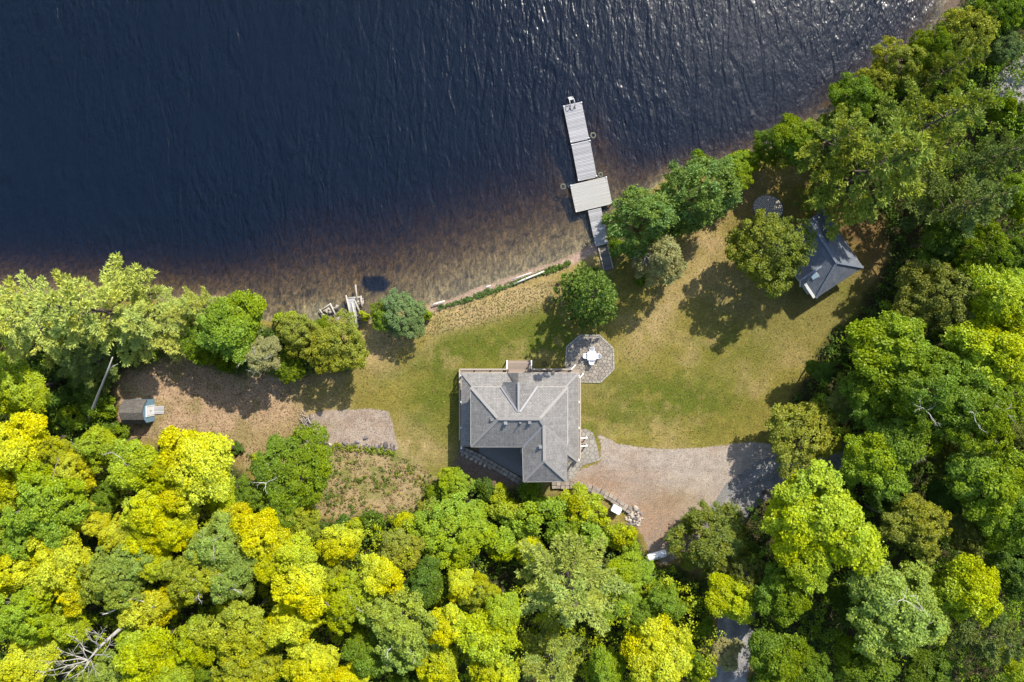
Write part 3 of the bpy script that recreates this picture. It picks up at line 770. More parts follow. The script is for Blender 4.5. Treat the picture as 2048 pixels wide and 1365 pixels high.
for i in range(8):
    a, b_, c, d = e_out[i], e_out[(i + 1) % 8], e_in[(i + 1) % 8], e_in[i]; n = 5
    for k in range(n):
        f = lambda p, q, t: (p[0] + (q[0] - p[0]) * t, p[1] + (q[1] - p[1]) * t)
        q = [f(a, b_, k / n + .008), f(a, b_, (k + 1) / n - .008), f(d, c, (k + 1) / n - .008), f(d, c, k / n + .008)]
        m_ = MB(); m_.prism([tuple((G(*p) - oc)[:2]) for p in q], .05, .115, .02); m_.build("coping_stone", M['coping'], patio)
SIDE = [(1159, 859), (1173, 858), (1186, 866), (1194, 890), (1200.5, 921), (1166, 931), (1147, 956), (1143, 963), (1136, 961), (1136, 926), (1159, 918)]
sc_ = G(1175, 895)
m_ = MB(); m_.prism([tuple((G(x, y) - sc_)[:2]) for x, y in SIDE], -.02, .035)
spat = m_.build("patio", M['grout'], None, sc_); tag(spat, "flagstone landing at the foot of the white-railed side steps", kind='structure')
def convex_parts(): return ([SIDE[0], SIDE[1], SIDE[2], SIDE[3], SIDE[4], SIDE[5], SIDE[10]], [SIDE[10], SIDE[5], SIDE[6], SIDE[7], SIDE[8], SIDE[9]])
for q in convex_parts(): flagstones(spat, sc_, [tuple(G(x, y)[:2]) for x, y in q], .5, 8, M['path_stone'], .035, .06)
# round cobbled fire circle
fc = G(1536, 417); m_ = MB(); m_.lathe((0, 0, 0), [(1.78, -.02), (1.78, .03), (1.7, .035)], 40)
fire = m_.build("cobbled_circle", M['grout'], None, fc); fire.scale = (1, .82, 1); fire.rotation_euler = (0, 0, -.35)
tag(fire, "round cobbled circle in the shade above the olive tree", "paving")
m_ = MB(); rg = random.Random(4)
for k in range(8):
    R_ = .14 + k * .205; n = max(4, int(2 * math.pi * R_ / .22))
    for i in range(n):
        a = 2 * math.pi * (i + .5 * (k % 2)) / n + rg.uniform(-.03, .03)
        m_.box((R_ * math.cos(a), R_ * math.sin(a), .045 + rg.uniform(-.01, .015)), (.17 * rg.uniform(.8, 1), .17, .07 + rg.uniform(-.02, .03)), a + rg.uniform(-.2, .2))
cb = m_.build("cobbles", M['rock'], fire); cb["kind"] = 'stuff'

# ------------------------------------------------------------------ cabin under the olive tree
cabin = empty("cabin", G(1625, 515)); tag(cabin, "small cabin with blue-grey hip roof and two skylights, half under a tree", "cabin")
CP = cabin.location.copy()
ez, rz_ = 2.7, 4.9
cT, cR, cB, cL = P(1646.4, 416, ez), P(1726.6, 535, ez), P(1632, 597, ez), P(1553, 479, ez)
ax = (cR - cT).normalized(); pv = (cB - cR).normalized(); Lx = (cR - cT).length; Wy = (cB - cR).length
hipR = P(1655, 519, rz_); hw = Wy / 2
mid0 = (cT + cL) / 2; hipL = Vector((mid0.x, mid0.y, rz_)) + ax * .05
hipR = Vector((((cR + cB) / 2).x, ((cR + cB) / 2).y, rz_)) - ax * 2.35
cr = MB(); cr.slab([cT, cR, hipR, hipL], .12); cr.slab([cR, cB, hipR], .12)
# left slope stops at a recessed porch and a small cross gable
j0 = cB - ax * 2.15; j1 = cL
cr.slab([cB, cL, hipL, hipR], .12)
croof = hb(cr, "roof", M['cabin_roof'], cabin, CP)
cg = MB(); gc = cB - ax * 2.75 ; gr0 = Vector((gc.x, gc.y, 4.0)) + pv * .75; gr1 = Vector((gc.x, gc.y, 4.0)) - pv * 2.0
s1 = gc + ax * .75 + pv * .75; s2 = gc - ax * 1.5 + pv * .75
s1.z = s2.z = 2.85; t1 = s1 - pv * .9; t2 = s2 - pv * .9
cg.slab([gr0, gr1, t1, s1], .1); cg.slab([gr0, gr1, t2, s2], .1)
hb(cg, "porch_roof", M['cabin_roof'], cabin, CP)
for p_, q_ in ((cR, hipR), (cB, hipR), (hipL, hipR)): caps(p_, q_, croof, M['cabin_ridge'], wd=.26, off=CP)
caps(gr0, gr1, croof, M['cabin_ridge'], wd=.22, off=CP)
cw = MB(); ctr = (cT + cB) / 2; cw.box((ctr.x, ctr.y, ez / 2), (Lx - .9, Wy - .9, ez - .02), math.atan2(ax.y, ax.x))
hb(cw, "wall", M['cabin_siding'], cabin, CP)
def fascia(p, q, wd=.2):
    m_ = MB(); m_.bar(p, q, wd, .1); return hb(m_, "fascia", M['cabin_siding'], cabin, CP)
pz = Vector((0, 0, -.02))
fascia(cB + pv * .12 - ax * .15, cB + pv * .12 - ax * 2.0, .3)
fascia(gr0 + pv * .03, s1 + pv * .03, .09)
def skylight(px, py, mat, frame):
    hgt = 3.6; c = P(px, py, hgt)
    u = ax; slope = ((hipR - (cR + cB) / 2))
    # plane of left slope (towards pv) or right slope
    side = 1 if (c - (cT + cR) / 2).dot(pv) > Wy / 2 else -1
    n = Vector((pv.x * side * (rz_ - ez), pv.y * side * (rz_ - ez), hw)).normalized()
    dist = abs((c - (cT + cR) / 2).dot(pv) - Wy / 2); zz = rz_ - (rz_ - ez) * dist / hw
    c = P(px, py, zz); v = n.cross(u); Mx = Matrix((u, v, n)).transposed()
    e = MB(); e.box(c + n * .05, (.9, .78, .12), M=Mx); o = hb(e, "skylight", frame, cabin, CP)
    e = MB(); e.box(c + n * .12, (.76, .64, .03), M=Mx); e.v = [x - CP for x in e.v]; e.build("pane", mat, o)
skylight(1628, 550, M['glass'], M['grey_metal']); skylight(1633, 455, M['dark_glass'], M['cabin_siding'])

# ------------------------------------------------------------------ shed with the blue front
shed = empty("shed", P(280, 824)); tag(shed, "small shed with grey gambrel roof, light blue front and white door", "shed")
SP = Vector((P(250, 0).x, P(0, 823.5).y, 0))
shed.location = SP
sh_eave, sh_mid, sh_top = 1.9, 2.55, 2.95
xl, xr = P(247.5, 0, sh_eave).x, P(294, 0, sh_eave).x
yt, yb = P(0, 799.5, sh_eave).y, P(0, 848, sh_eave).y; yc = (yt + yb) / 2; hy = (yt - yb) / 2
prof = [(yb, sh_eave), (yc - hy * .62, sh_mid), (yc, sh_top), (yc + hy * .62, sh_mid), (yt, sh_eave)]
sr = MB()
for (ya_, za), (yb_, zb) in zip(prof[:-1], prof[1:]):
    sr.slab([(xl, ya_, za), (xr, ya_, za), (xr, yb_, zb), (xl, yb_, zb)], .07)
hb(sr, "roof", M['shed_roof'], shed, SP)
sw = MB(); wx = xr - .12
iy = [(y_, z_ - .09) for y_, z_ in prof]; iy = [(yc + (y_ - yc) * .93, z_) for y_, z_ in iy]
def gprism(xa, xb):
    b0 = len(sw.v); pts = [(iy[0][0], 0)] + iy + [(iy[-1][0], 0)]
    for xx in (xa, xb):
        for y_, z_ in pts: sw.v.append(Vector((xx, y_, z_)))
    n = len(pts); sw.face([b0 + i for i in range(n)][::-1]); sw.face([b0 + n + i for i in range(n)])
    for i in range(n): sw.face([b0 + i, b0 + (i + 1) % n, b0 + n + (i + 1) % n, b0 + n + i])
gprism(xl + .15, wx)
hb(sw, "wall", M['blue_siding'], shed, SP)
for s in (-1, 1):
    d_ = MB(); d_.box((wx + .02, yc + s * .235, .95), (.04, .46, 1.8)); dd = hb(d_, "door", M['white_paint'], shed, SP)
    d_ = MB(); d_.box((wx + .055, yc + s * .06, .95), (.03, .03, .16)); hb(d_, "handle", M['black_metal'], dd, SP)
tr = MB()
for y_ in (-.55, .55): tr.box((wx + .03, yc + y_, .95), (.06, .09, 1.9))
tr.box((wx + .035, yc, 1.88), (.07, 1.2, .09)); hb(tr, "door_frame", M['white_paint'], shed, SP)
rp = empty("ramp", Vector((wx + .02, yc, 0)) - SP, 0, shed)
for k in range(5):
    m_ = MB(); m_.box((.55 , -.36 + k * .18, .1), (1.05, .165, .05), M=Matrix.Rotation(.1, 3, 'Y')); m_.build("ramp_board", M['dock'], rp)

# ------------------------------------------------------------------ dock in the lake
DZ = WATER_Z + 0.45
def dock_section(label, name, q, nb, mat, posts_=True, trimc=None, group="sections of the long dock", z=DZ):
    """q: photo corners far-left, far-right, near-right, near-left; boards run across"""
    A, B, C_, D_ = [P(x, y, z) for x, y in q]
    c0 = (A + B + C_ + D_) / 4; e = empty(name, Vector((c0.x, c0.y, WATER_Z))); o = e.location.copy(); tag(e, label, "dock", group)
    wv = ((B - A) + (C_ - D_)) / 2; lv = ((D_ - A) + (C_ - B)) / 2; wid, ln = wv.length, lv.length; ang = math.atan2(wv.y, wv.x)
    bm = MB(); bm.box((0, 0, 0), (wid, ln / nb - .022, .045)); me = bm.mesh("board", mat)
    for k in range(nb):
        p_ = c0 + lv * ((k + .5) / nb - .5); p_.z = z - .02
        link("board", me, e, p_ - o + Vector((0, 0, random.uniform(-.005, .005))), ang + random.uniform(-.006, .006))
    fr = MB(); u = wv.normalized(); v = lv.normalized()
    for s in (-.47, .47):
        fr.bar(c0 + wv * s - lv * .49 - Vector((0, 0, .14)), c0 + wv * s + lv * .49 - Vector((0, 0, .14)), .1, .18)
    for s in (-.48, 0, .48):
        fr.bar(c0 + lv * s - wv * .46 - Vector((0, 0, .16)), c0 + lv * s + wv * .46 - Vector((0, 0, .16)), .1, .16)
    fr.v = [x - o for x in fr.v]; fr.build("frame", M['frame'] if trimc is None else trimc, e)
    if posts_:
        for a_ in (-.485, .485):
            for b_ in (-.475, .475):
                p_ = c0 + wv * a_ + lv * b_ - o; m_ = MB(); m_.lathe(p_ + Vector((0, 0, -1.2)), [(.06, 0), (.06, 1.26), (.075, 1.27), (.075, 1.3), (.02, 1.32)], 8); m_.build("post", M['white_paint'], e)
    return e
end_sec = dock_section("outermost grey plank dock section, with the ladder at its end", "dock_section", [(1126.4, 211.8), (1163, 203.7), (1178.6, 278.5), (1141.4, 286.4)], 27, M['dock'])
dock_section("middle grey plank dock section between the ladder section and pale platform", "dock_section", [(1142.6, 288.4), (1179.8, 280.4), (1194, 354.5), (1156.7, 363.4)], 27, M['dock'])
dock_section("wide pale swimming platform crossing the dock", "dock_platform", [(1140.3, 370), (1213, 353.8), (1225, 408), (1151.3, 425.6)], 30, M['platform'], z=DZ + .08)
dock_section("narrow grey plank walkway leading from the platform to the shore", "dock_section", [(1175.4, 421.6), (1202.4, 415.8), (1216.8, 487), (1191.6, 494)], 24, M['dock'], posts_=False, z=DZ + .03)
lad = empty("dock_ladder", P(1143, 208, DZ)); tag(lad, "pale grey swim ladder tilting off the far end of the dock", "ladder"); lad.rotation_euler = (0, 0, math.radians(12.5))
for s in (-1, 1):
    m_ = MB(); m_.tube([(s * .26, -.45, .0), (s * .26, -.4, .55), (s * .26, -.1, .8), (s * .25, .2, .75), (s * .24, .62, .3), (s * .24, .85, -.3)], [.045] * 6, 6); m_.build("side_rail", M['grey_metal'], lad)
for k in range(5):
    m_ = MB(); t = k / 4; m_.box((0, .28 + .5 * t, .66 - .8 * t), (.5, .1, .05)); m_.build("rung", M['grey_metal'], lad)
for s in (-1, 1):
    m_ = MB(); m_.box((s * .26, -.5, .03), (.16, .3, .05)); m_.build("foot_plate", M['dark_rock'], lad)
st = empty("shore_stairs", P(1205, 495)); tag(st, "dark wooden stairs with pale side rails from dock to lawn", "stairs")
so = st.location.copy(); s0, s1_ = P(1206, 494.5, DZ), P(1217, 540, .12)
dv = s1_ - s0; L = Vector((dv.x, dv.y, 0)).length; ang = math.atan2(dv.y, dv.x) - math.pi / 2
me = MB().box((0, 0, 0), (.92, .27, .05)).mesh("tread", M['stair_wood'])
for k in range(9): link("tread", me, st, s0 + dv * ((k + .5) / 9) - so, ang)
side = Vector((dv.y, -dv.x, 0)).normalized()
for s in (-1, 1):
    m_ = MB(); m_.bar(s0 + side * .52 * s - so + Vector((0, 0, .06)), s1_ + side * .52 * s - so + Vector((0, 0, .06)), .09, .16); m_.build("side_rail", M['old_wood'], st)
m_ = MB(); pc = P(1222.5, 513.5, .25) - so; m_.lathe(pc + Vector((0, 0, -.5)), [(.16, 0), (.16, .5), (.13, .54)], 10); m_.build("post", M['grey_metal'], st)
def ring(px, py, label, z=WATER_Z - .12, R=.27, r=.1):
    m_ = MB(); m_.torus((0, 0, 0), R, r); o = m_.build("tyre", M['rubber'], None, P(px, py, z)); o.rotation_euler = (.1, .12, 0); tag(o, label, "tyre", "sunken tyres by the dock")
ring(1186, 271.6, "sunken tyre right of the outermost dock section"); ring(1126, 374, "sunken tyre in the water left of the pale platform"); ring(1201, 350, "sunken tyre at the corner above the pale platform", R=.22)

# ------------------------------------------------------------------ old broken crib docks
def logs(parent, o, items, mat=None):
    for (x0, y0, z0), (x1, y1, z1), rad in items:
        a, b_ = P(x0, y0, z0) - o, P(x1, y1, z1) - o; mid = (a + b_) / 2 + Vector((random.uniform(-.03, .03), random.uniform(-.03, .03), random.uniform(-.02, .03)))
        m_ = MB(); m_.tube([a, mid, b_], [rad, rad * .95, rad * .85], 7); m_.build("log", mat or M['old_wood'], parent)
od = empty("broken_dock", P(705, 625, WATER_Z)); tag(od, "old broken plank dock with loose logs at the shore", "dock"); oo = od.location.copy()
logs(od, oo, [((692, 591, .05), (707, 656, .2), .09), ((704, 606, .15), (713.5, 657, .25), .1), ((711, 570, .1), (714.5, 602, .15), .1), ((710, 602, .1), (721, 628, .1), .12),
              ((721.5, 592, .1), (724, 614, .1), .11), ((696, 597, .0), (723, 594.5, .1), .1), ((727, 601, -.2), (724, 612, -.1), .05), ((713, 600, -.2), (727, 598, -.2), .09)])
me = MB().box((0, 0, 0), (.82, .24, .05)).mesh("plank", M['dock'])
for k in range(13):
    t = k / 12; c = P(702 + 6.5 * t + 0.5, 600 + 54 * t, .05 + .1 * t); a = math.radians(9) + random.uniform(-.05, .05)
    o = link("plank", me, od, c - oo, a); o.scale.x = random.uniform(.9, 1.05)
me2 = MB().box((0, 0, 0), (.7, .2, .05)).mesh("plank", M['stair_wood'])
for k in range(7):
    t = k / 6; c = P(712 + 6 * t, 612 + 40 * t, -.15); link("plank", me2, od, c - oo, random.uniform(-.2, .3))
for x, y in ((718, 600), (722, 603), (716, 604), (726, 607), (719, 608)):
    o = link("rock", random.choice(ROCK), od, P(x, y, -.2) - oo, random.uniform(0, 6)); s_ = random.uniform(.12, .2); o.scale = (s_, s_, s_)
ck = empty("log_crib", P(662, 625, WATER_Z)); tag(ck, "collapsed log crib filled with stones left of the broken dock", "log crib"); oo = ck.location.copy()
logs(ck, oo, [((640, 623, -.1), (661, 608, .0), .09), ((660, 607, .0), (671, 630, .1), .1), ((670, 619, .1), (677, 611, .15), .11), ((668, 622, -.1), (674, 610, .0), .1),
              ((681.5, 623.5, .1), (674, 649, .1), .11), ((678, 628, .0), (671, 647, .1), .09), ((639, 619, -.1), (645, 628, .0), .09), ((669, 646, .1), (680, 650, .1), .07)])
for k in range(16):
    x, y = random.uniform(645, 668), random.uniform(614, 630)
    o = link("rock", random.choice(ROCK), ck, P(x, y, -.25) - oo, random.uniform(0, 6)); s_ = random.uniform(.1, .2); o.scale = (s_, s_ * .9, s_)
def beach_log(a, b_, rad, label):
    m_ = MB(); p0, p1 = P(*a, .02), P(*b_, .02); c = (p0 + p1) / 2
    m_.tube([p0 - c, (p0 - c) * .3 + Vector((.02, .03, .02)), (p1 - c) * .4, p1 - c], [rad, rad * 1.05, rad, rad * .8], 7)
    o = m_.build("driftwood_log", M['drift'], None, c); tag(o, label, "log", "bleached logs along the beach")
beach_log((864.5, 610.5), (889.5, 602.5), .1, "bleached driftwood log at the left end of the beach")
beach_log((970.5, 576), (982, 571.2), .1, "short bleached driftwood log in the middle of the beach")
beach_log((1025, 559.5), (1063, 545.5), .07, "thin bleached pole half hidden in beach weeds")
beach_log((1027.5, 568.5), (1088.5, 543), .11, "longest bleached log lying along the edge of the lawn")

# ------------------------------------------------------------------ patio furniture
tb = empty("patio_table", G(1182, 712, .085)); tag(tb, "square white table in the middle of the octagonal patio", "table")
m_ = MB(); m_.box((0, 0, .71), (.94, .94, .04)); m_.box((0, 0, .66), (.86, .86, .06)); m_.build("tabletop", M['white_plastic'], tb)
for sx in (-1, 1):
    for sy in (-1, 1):
        m_ = MB(); m_.tube([(sx * .36, sy * .36, .65), (sx * .4, sy * .4, 0)], [.035, .025], 6); m_.build("leg", M['white_plastic'], tb)
def make_chair():
    e = empty("patio_chair", (0, 0, 0))
    m_ = MB(); m_.box((0, 0, .43), (.46, .44, .03)); m_.box((0, .02, .405), (.42, .4, .03)); m_.build("seat", M['white_plastic'], e)
    m_ = MB()
    for k in range(9):
        a = math.radians(-58 + 116 * k / 8); m_.bar((.27 * math.sin(a), -.1 - .17 * math.cos(a), .44), (.28 * math.sin(a), -.13 - .2 * math.cos(a), .84), .045, .02)
    top = [(.285 * math.sin(math.radians(t)), -.13 - .205 * math.cos(math.radians(t)), .85) for t in range(-64, 65, 16)]
    m_.tube(top, [.028] * len(top), 6); m_.build("backrest", M['white_plastic'], e)
    for s in (-1, 1):
        m_ = MB(); m_.tube([(s * .26, -.2, .66), (s * .27, .0, .65), (s * .25, .2, .62)], [.03, .032, .025], 6); m_.build("armrest", M['white_plastic'], e)
        for sy in (-1, 1):
            m_ = MB(); m_.tube([(s * .2, sy * .18, .42), (s * .25, sy * .23, 0)], [.03, .02], 6); m_.build("leg", M['white_plastic'], e)
    return e
def copy_tree(o, parent=None):
    c = o.copy(); COL.objects.link(c)
    if parent: c.parent = parent
    for ch in list(o.children): copy_tree(ch, c)
    return c
pc0 = make_chair(); first = True
for px, py, rz, lab in ((1182.6, 700.5, math.pi, "white plastic chair on the lake side of the patio table"), (1194, 712.5, math.pi / 2, "white plastic chair right of the patio table"),
                        (1181.6, 723.6, 0, "white plastic chair on the house-wall side of the patio table"), (1170.2, 712.2, -math.pi / 2, "white plastic chair left of the patio table")):
    c = pc0 if first else copy_tree(pc0); first = False
    c.location = G(px, py, .085); c.rotation_euler = (0, 0, rz); tag(c, lab, "chair", "white chairs round the patio table")
def plant_ring(px, py, label, z=.0):
    e = empty("wire_stand", G(px, py, z)); tag(e, label, "wire stand", "black wire stands along the front deck")
    m_ = MB(); m_.torus((0, 0, .8), .26, .03, 18, 5); m_.torus((0, 0, .35), .2, .025, 16, 5); m_.build("hoop", M['black_metal'], e)
    for k in range(3):
        a = 2.1 * k; m_ = MB(); m_.tube([(.26 * math.cos(a), .26 * math.sin(a), .8), (.12 * math.cos(a), .12 * math.sin(a), .4), (.25 * math.cos(a), .25 * math.sin(a), 0)], [.018] * 3, 5); m_.build("leg", M['black_metal'], e)
plant_ring(1089.3, 727.5, "black wire hoop stand on the lawn in front of the deck")
plant_ring(1090, 741.2, "black wire hoop stand on the deck right of the front steps", .5); plant_ring(1012, 741.5, "black wire hoop stand on the deck left of the front steps", .5)

# ------------------------------------------------------------------ tank, box, rock pile, boulders, brush
tk = empty("propane_tank", P(1315, 1113.5, 0)); tk.location = P(1314, 1112.5, .8) - Vector((0, 0, .8)); tk.rotation_euler = (0, 0, math.radians(16)); tag(tk, "white cylindrical gas tank lying beside the cedar", "gas tank")
m_ = MB(); prof = [(-1.15, .05), (-1.12, .22), (-1.03, .34), (-.9, .4), (.9, .4), (1.03, .34), (1.12, .22), (1.15, .05)]
m_.tube([(x, 0, .62) for x, r_ in prof], [r_ for x, r_ in prof], 18); body = m_.build("tank", M['white_paint'], tk)
m_ = MB(); m_.lathe((0, 0, 1.0), [(.2, 0), (.2, .12), (.16, .2), (.05, .23)], 12); m_.build("valve_dome", M['white_plastic'], tk)
m_ = MB(); m_.box((.07, -.05, 1.2), (.14, .12, .07)); m_.tube([(-.1, .1, 1.02), (-.5, .25, .95)], [.03, .03], 6); m_.build("hinge", M['black_metal'], tk)
for x in (-.65, .65):
    m_ = MB(); m_.box((x, 0, .12), (.14, .7, .24)); m_.build("leg", M['grey_metal'], tk)
ub = empty("utility_box", P(1233, 1020, 1.0) - Vector((0, 0, 1.0))); ub.rotation_euler = (0, 0, math.radians(-29)); tag(ub, "white box with rounded lid standing below the curved stone wall", "utility box")
m_ = MB(); rr = [( .56 - .14 + .14 * math.cos(t), .4 - .14 + .14 * math.sin(t)) for t in (0, .5, 1.05, 1.57)]
q = rr + [(-x, y) for x, y in rr[::-1]] + [(-x, -y) for x, y in rr] + [(x, -y) for x, y in rr[::-1]]
m_.prism(q, .78, 1.02, .04); m_.build("lid", M['white_paint'], ub)
m_ = MB(); m_.prism([(x * .93, y * .93) for x, y in q], 0, .78); m_.build("body", M['vent'], ub)
rpile = empty("rock_pile", G(1268, 1035)); tag(rpile, "heap of pale rocks at the end of the curved stone wall", "rock pile")
for k in range(70):
    a = random.uniform(0, 6.28); d_ = random.random() ** .6; x, y = 1268 + 17 * d_ * math.cos(a), 1036 + 17 * d_ * math.sin(a)
    s_ = random.uniform(.08, .22) * (1.3 if random.random() < .15 else 1); o = link("rock", random.choice(ROCK if random.random() < .75 else DROCK), rpile, G(x, y, .04 + .32 * (1 - d_) * random.random()) - rpile.location, random.uniform(0, 6)); o.scale = (s_, s_ * random.uniform(.7, 1), s_)
o = link("rock", ROCK[0], rpile, G(1271, 1016, .15) - rpile.location, 1); o.scale = (.34, .3, .3)
for i, (x, y, s_, lab) in enumerate(((732, 876, .3, "dark round boulder on the gravel pad, set back from its bottom edge"), (771, 890, .38, "dark boulder at the bottom right corner of the gravel pad"), (715, 884, .26, "dark boulder at the bottom edge of the gravel pad, left of two"),
                             (752, 893, .28, "dark boulder just below the gravel pad's bottom edge"), (690, 887, .3, "dark boulder by the weeds under the gravel pad"), (784, 898, .2, "small boulder outside the pad's bottom right corner"))):
    o = link("boulder", random.choice(DROCK).copy(), None, G(x, y, .05), random.uniform(0, 6)); o.scale = (s_, s_ * .8, s_); tag(o, lab, "boulder", "boulders along the gravel pad")
for i, (x, y, s_, lab) in enumerate(((638, 886, .28, "pale boulder on the bottom edge of the gravel pad next to the trees"), (628, 880, .2, "pale rock on the gravel pad's lower left corner"), (660, 889, .18, "small pale rock below the gravel pad"), (650, 885, .15, "smallest pale rock at the pad's bottom edge"))):
    o = link("boulder", random.choice(ROCK).copy(), None, G(x, y, .05), random.uniform(0, 6)); o.scale = (s_, s_ * .8, s_); tag(o, lab, "boulder", "boulders along the gravel pad")
ed = MB()
for k in range(90):
    t = random.random(); x, y = 640 + 152 * t, 890 + 8 * t + random.gauss(0, 4); s_ = random.uniform(.05, .13); c = G(x, y, .03)
    ed.box((c.x, c.y, c.z), (s_ * 2, s_ * 1.6, s_ * 1.2), random.uniform(0, 3))
tag(ed.build("rubble", M['dark_rock']), "small dark rubble along the bottom edge of the gravel pad", kind='stuff')
br = empty("brush_pile", G(617, 845)); tag(br, "pile of grey sticks and branches on the pad's upper left corner", "brush pile")
for k in range(34):
    c = Vector((random.gauss(0, .5), random.gauss(0, .55), random.uniform(.03, .35))); a = random.gauss(1.9, .7); L = random.uniform(.5, 1.5); d_ = Vector((math.cos(a), math.sin(a), random.uniform(-.15, .2))) * L / 2
    m_ = MB(); m_.tube([c - d_, c + Vector((random.uniform(-.05, .05), random.uniform(-.05, .05), .03)), c + d_], [.035, .03, .012], 5); m_.build("branch", M['dead_wood'] if k % 3 else M['bark'], br)
m_ = MB(); m_.tube([(0, .5, .3), (.25, 0, .35), (.75, -.45, .15)], [.1, .09, .05], 7); m_.build("branch", M['dead_wood'], br)

# ------------------------------------------------------------------ foliage prototypes (crown radius 1, shared meshes)
def unit(v): return v / np.maximum(np.linalg.norm(v, axis=-1, keepdims=True), 1e-9)
def sphere(n, r, zmin=-1.0):
    z = r.uniform(zmin, 1, n); a = r.uniform(0, 2 * np.pi, n); s = np.sqrt(1 - z * z)
    return np.stack([s * np.cos(a), s * np.sin(a), z], -1)
def leaf_quads(Cn, Nn, size, r, aspect=1.5, axis=None, fold=.18):
    Nn = unit(Nn); n = len(Cn)
    t = unit(np.cross(Nn, unit(r.normal(size=(n, 3))))) if axis is None else unit(axis)
    b_ = unit(np.cross(Nn, t)); s = np.asarray(size)[:, None] * np.ones((n, 1))
    return np.stack([Cn + t * s * aspect / 2, Cn + b_ * s / 2 - Nn * s * fold, Cn - t * s * aspect / 2, Cn - b_ * s / 2 - Nn * s * fold], 1)
def quads_mesh(name, Q, var, hue, mat):
    n = len(Q); me = bpy.data.meshes.new(name)
    me.vertices.add(4 * n); me.vertices.foreach_set("co", Q.reshape(-1).astype(np.float32))
    me.loops.add(4 * n); me.loops.foreach_set("vertex_index", np.arange(4 * n, dtype=np.int32))
    me.polygons.add(n); me.polygons.foreach_set("loop_start", np.arange(0, 4 * n, 4, dtype=np.int32))
    me.update(calc_edges=True)
    for nm, a in (("var", var), ("hue", hue)):
        at = me.attributes.new(nm, 'FLOAT', 'POINT'); at.data.foreach_set("value", np.repeat(np.clip(a, 0, 1), 4).astype(np.float32))
    me.materials.append(mat); return me

def clump_leaves(cc, cn, rc, n_leaf, leaf, r, flat=.4, spread=.75, aspect=1.5, star=(.55, .5), grad=.5):
    """flattened domes of leaves round clump centres cc with normals cn and radii rc"""
    k = len(cc); idx = np.repeat(np.arange(k), n_leaf)
    cn = unit(cn); tmp = np.where(np.abs(cn[:, 2:3]) < .9, np.array([[0, 0, 1.]]), np.array([[1., 0, 0]])); u = unit(np.cross(cn, tmp)); v = np.cross(cn, u)
    q = np.sqrt(r.uniform(0, 1, len(idx))); a = r.uniform(0, 2 * np.pi, len(idx))
    # lobed clump outline
    ph = r.uniform(0, 6.28, k)[idx]; q = q * (star[0] + star[1] * np.abs(np.sin(a * 2.5 + ph)))
    R_ = rc[idx]; loc = u[idx] * (q * np.cos(a) * R_)[:, None] + v[idx] * (q * np.sin(a) * R_)[:, None] + cn[idx] * ((1 - q ** 2) * R_ * flat + r.normal(0, .1, len(idx)) * R_)[:, None]
    pos = cc[idx] + loc
    nr = unit(unit(loc + cn[idx] * R_[:, None] * .9) + r.normal(0, spread, (len(idx), 3)))
    size = leaf * r.uniform(.65, 1.25, len(idx))
    Q = leaf_quads(pos, nr, size, r, aspect)
    cv = r.uniform(.1, .9, k)[idx]; ch = r.uniform(.1, .9, k)[idx]
    gd = unit(r.normal(size=(1, 3)))[0]; ext = cc @ gd; ext = (ext - ext.min()) / max(np.ptp(ext), 1e-6)
    ch = np.clip(ch * .35 + (ext[idx] if len(cc) < 1200 else .5) * grad, 0, 1)
    return Q, cv * .45 + r.uniform(0, .55, len(idx)), ch + r.uniform(0, .2, len(idx))

def crown_broad(seed, n_cl=120, n_leaf=120, leaf=.062, rc=(.13, .24), rv=.85, cz=2.2, flat=.4, lobes=9, gap=.18, zmin=-.35, rmin=.46):
    r = np.random.default_rng(seed); L = sphere(lobes, r, -.1); L[0] = unit(np.array([.15, .1, 1.])); Lr = r.uniform(.82, 1.08, lobes)
    d = sphere(int(n_cl * 1.8), r, zmin)
    ang = np.arccos(np.clip(d @ L.T, -1, 1)); rad = np.max((rmin + (Lr - rmin) * np.exp(-(ang / .48) ** 2)), 1)
    keep = (r.uniform(0, 1, len(d)) > gap * 2.4 * (1 - (rad - rmin) / (1.05 - rmin)))
    d, rad = d[keep][:n_cl], rad[keep][:n_cl]
    rad = rad * r.uniform(.82, 1.06, len(rad))
    inner = r.uniform(0, 1, len(rad)) < .22; rad = np.where(inner, rad * .72, rad)
    cc = d * rad[:, None] * np.array([1, 1, rv]); cn = d * np.array([.5, .5, .4]) + np.array([0, 0, .7]) + r.normal(0, .15, d.shape)
    cc[:, 2] += cz; cr_ = r.uniform(rc[0], rc[1], len(cc))
    # leaf count follows clump area
    Q, v_, h_ = clump_leaves(cc, cn, cr_, n_leaf, leaf, r, flat)
    return Q, v_, h_, cc
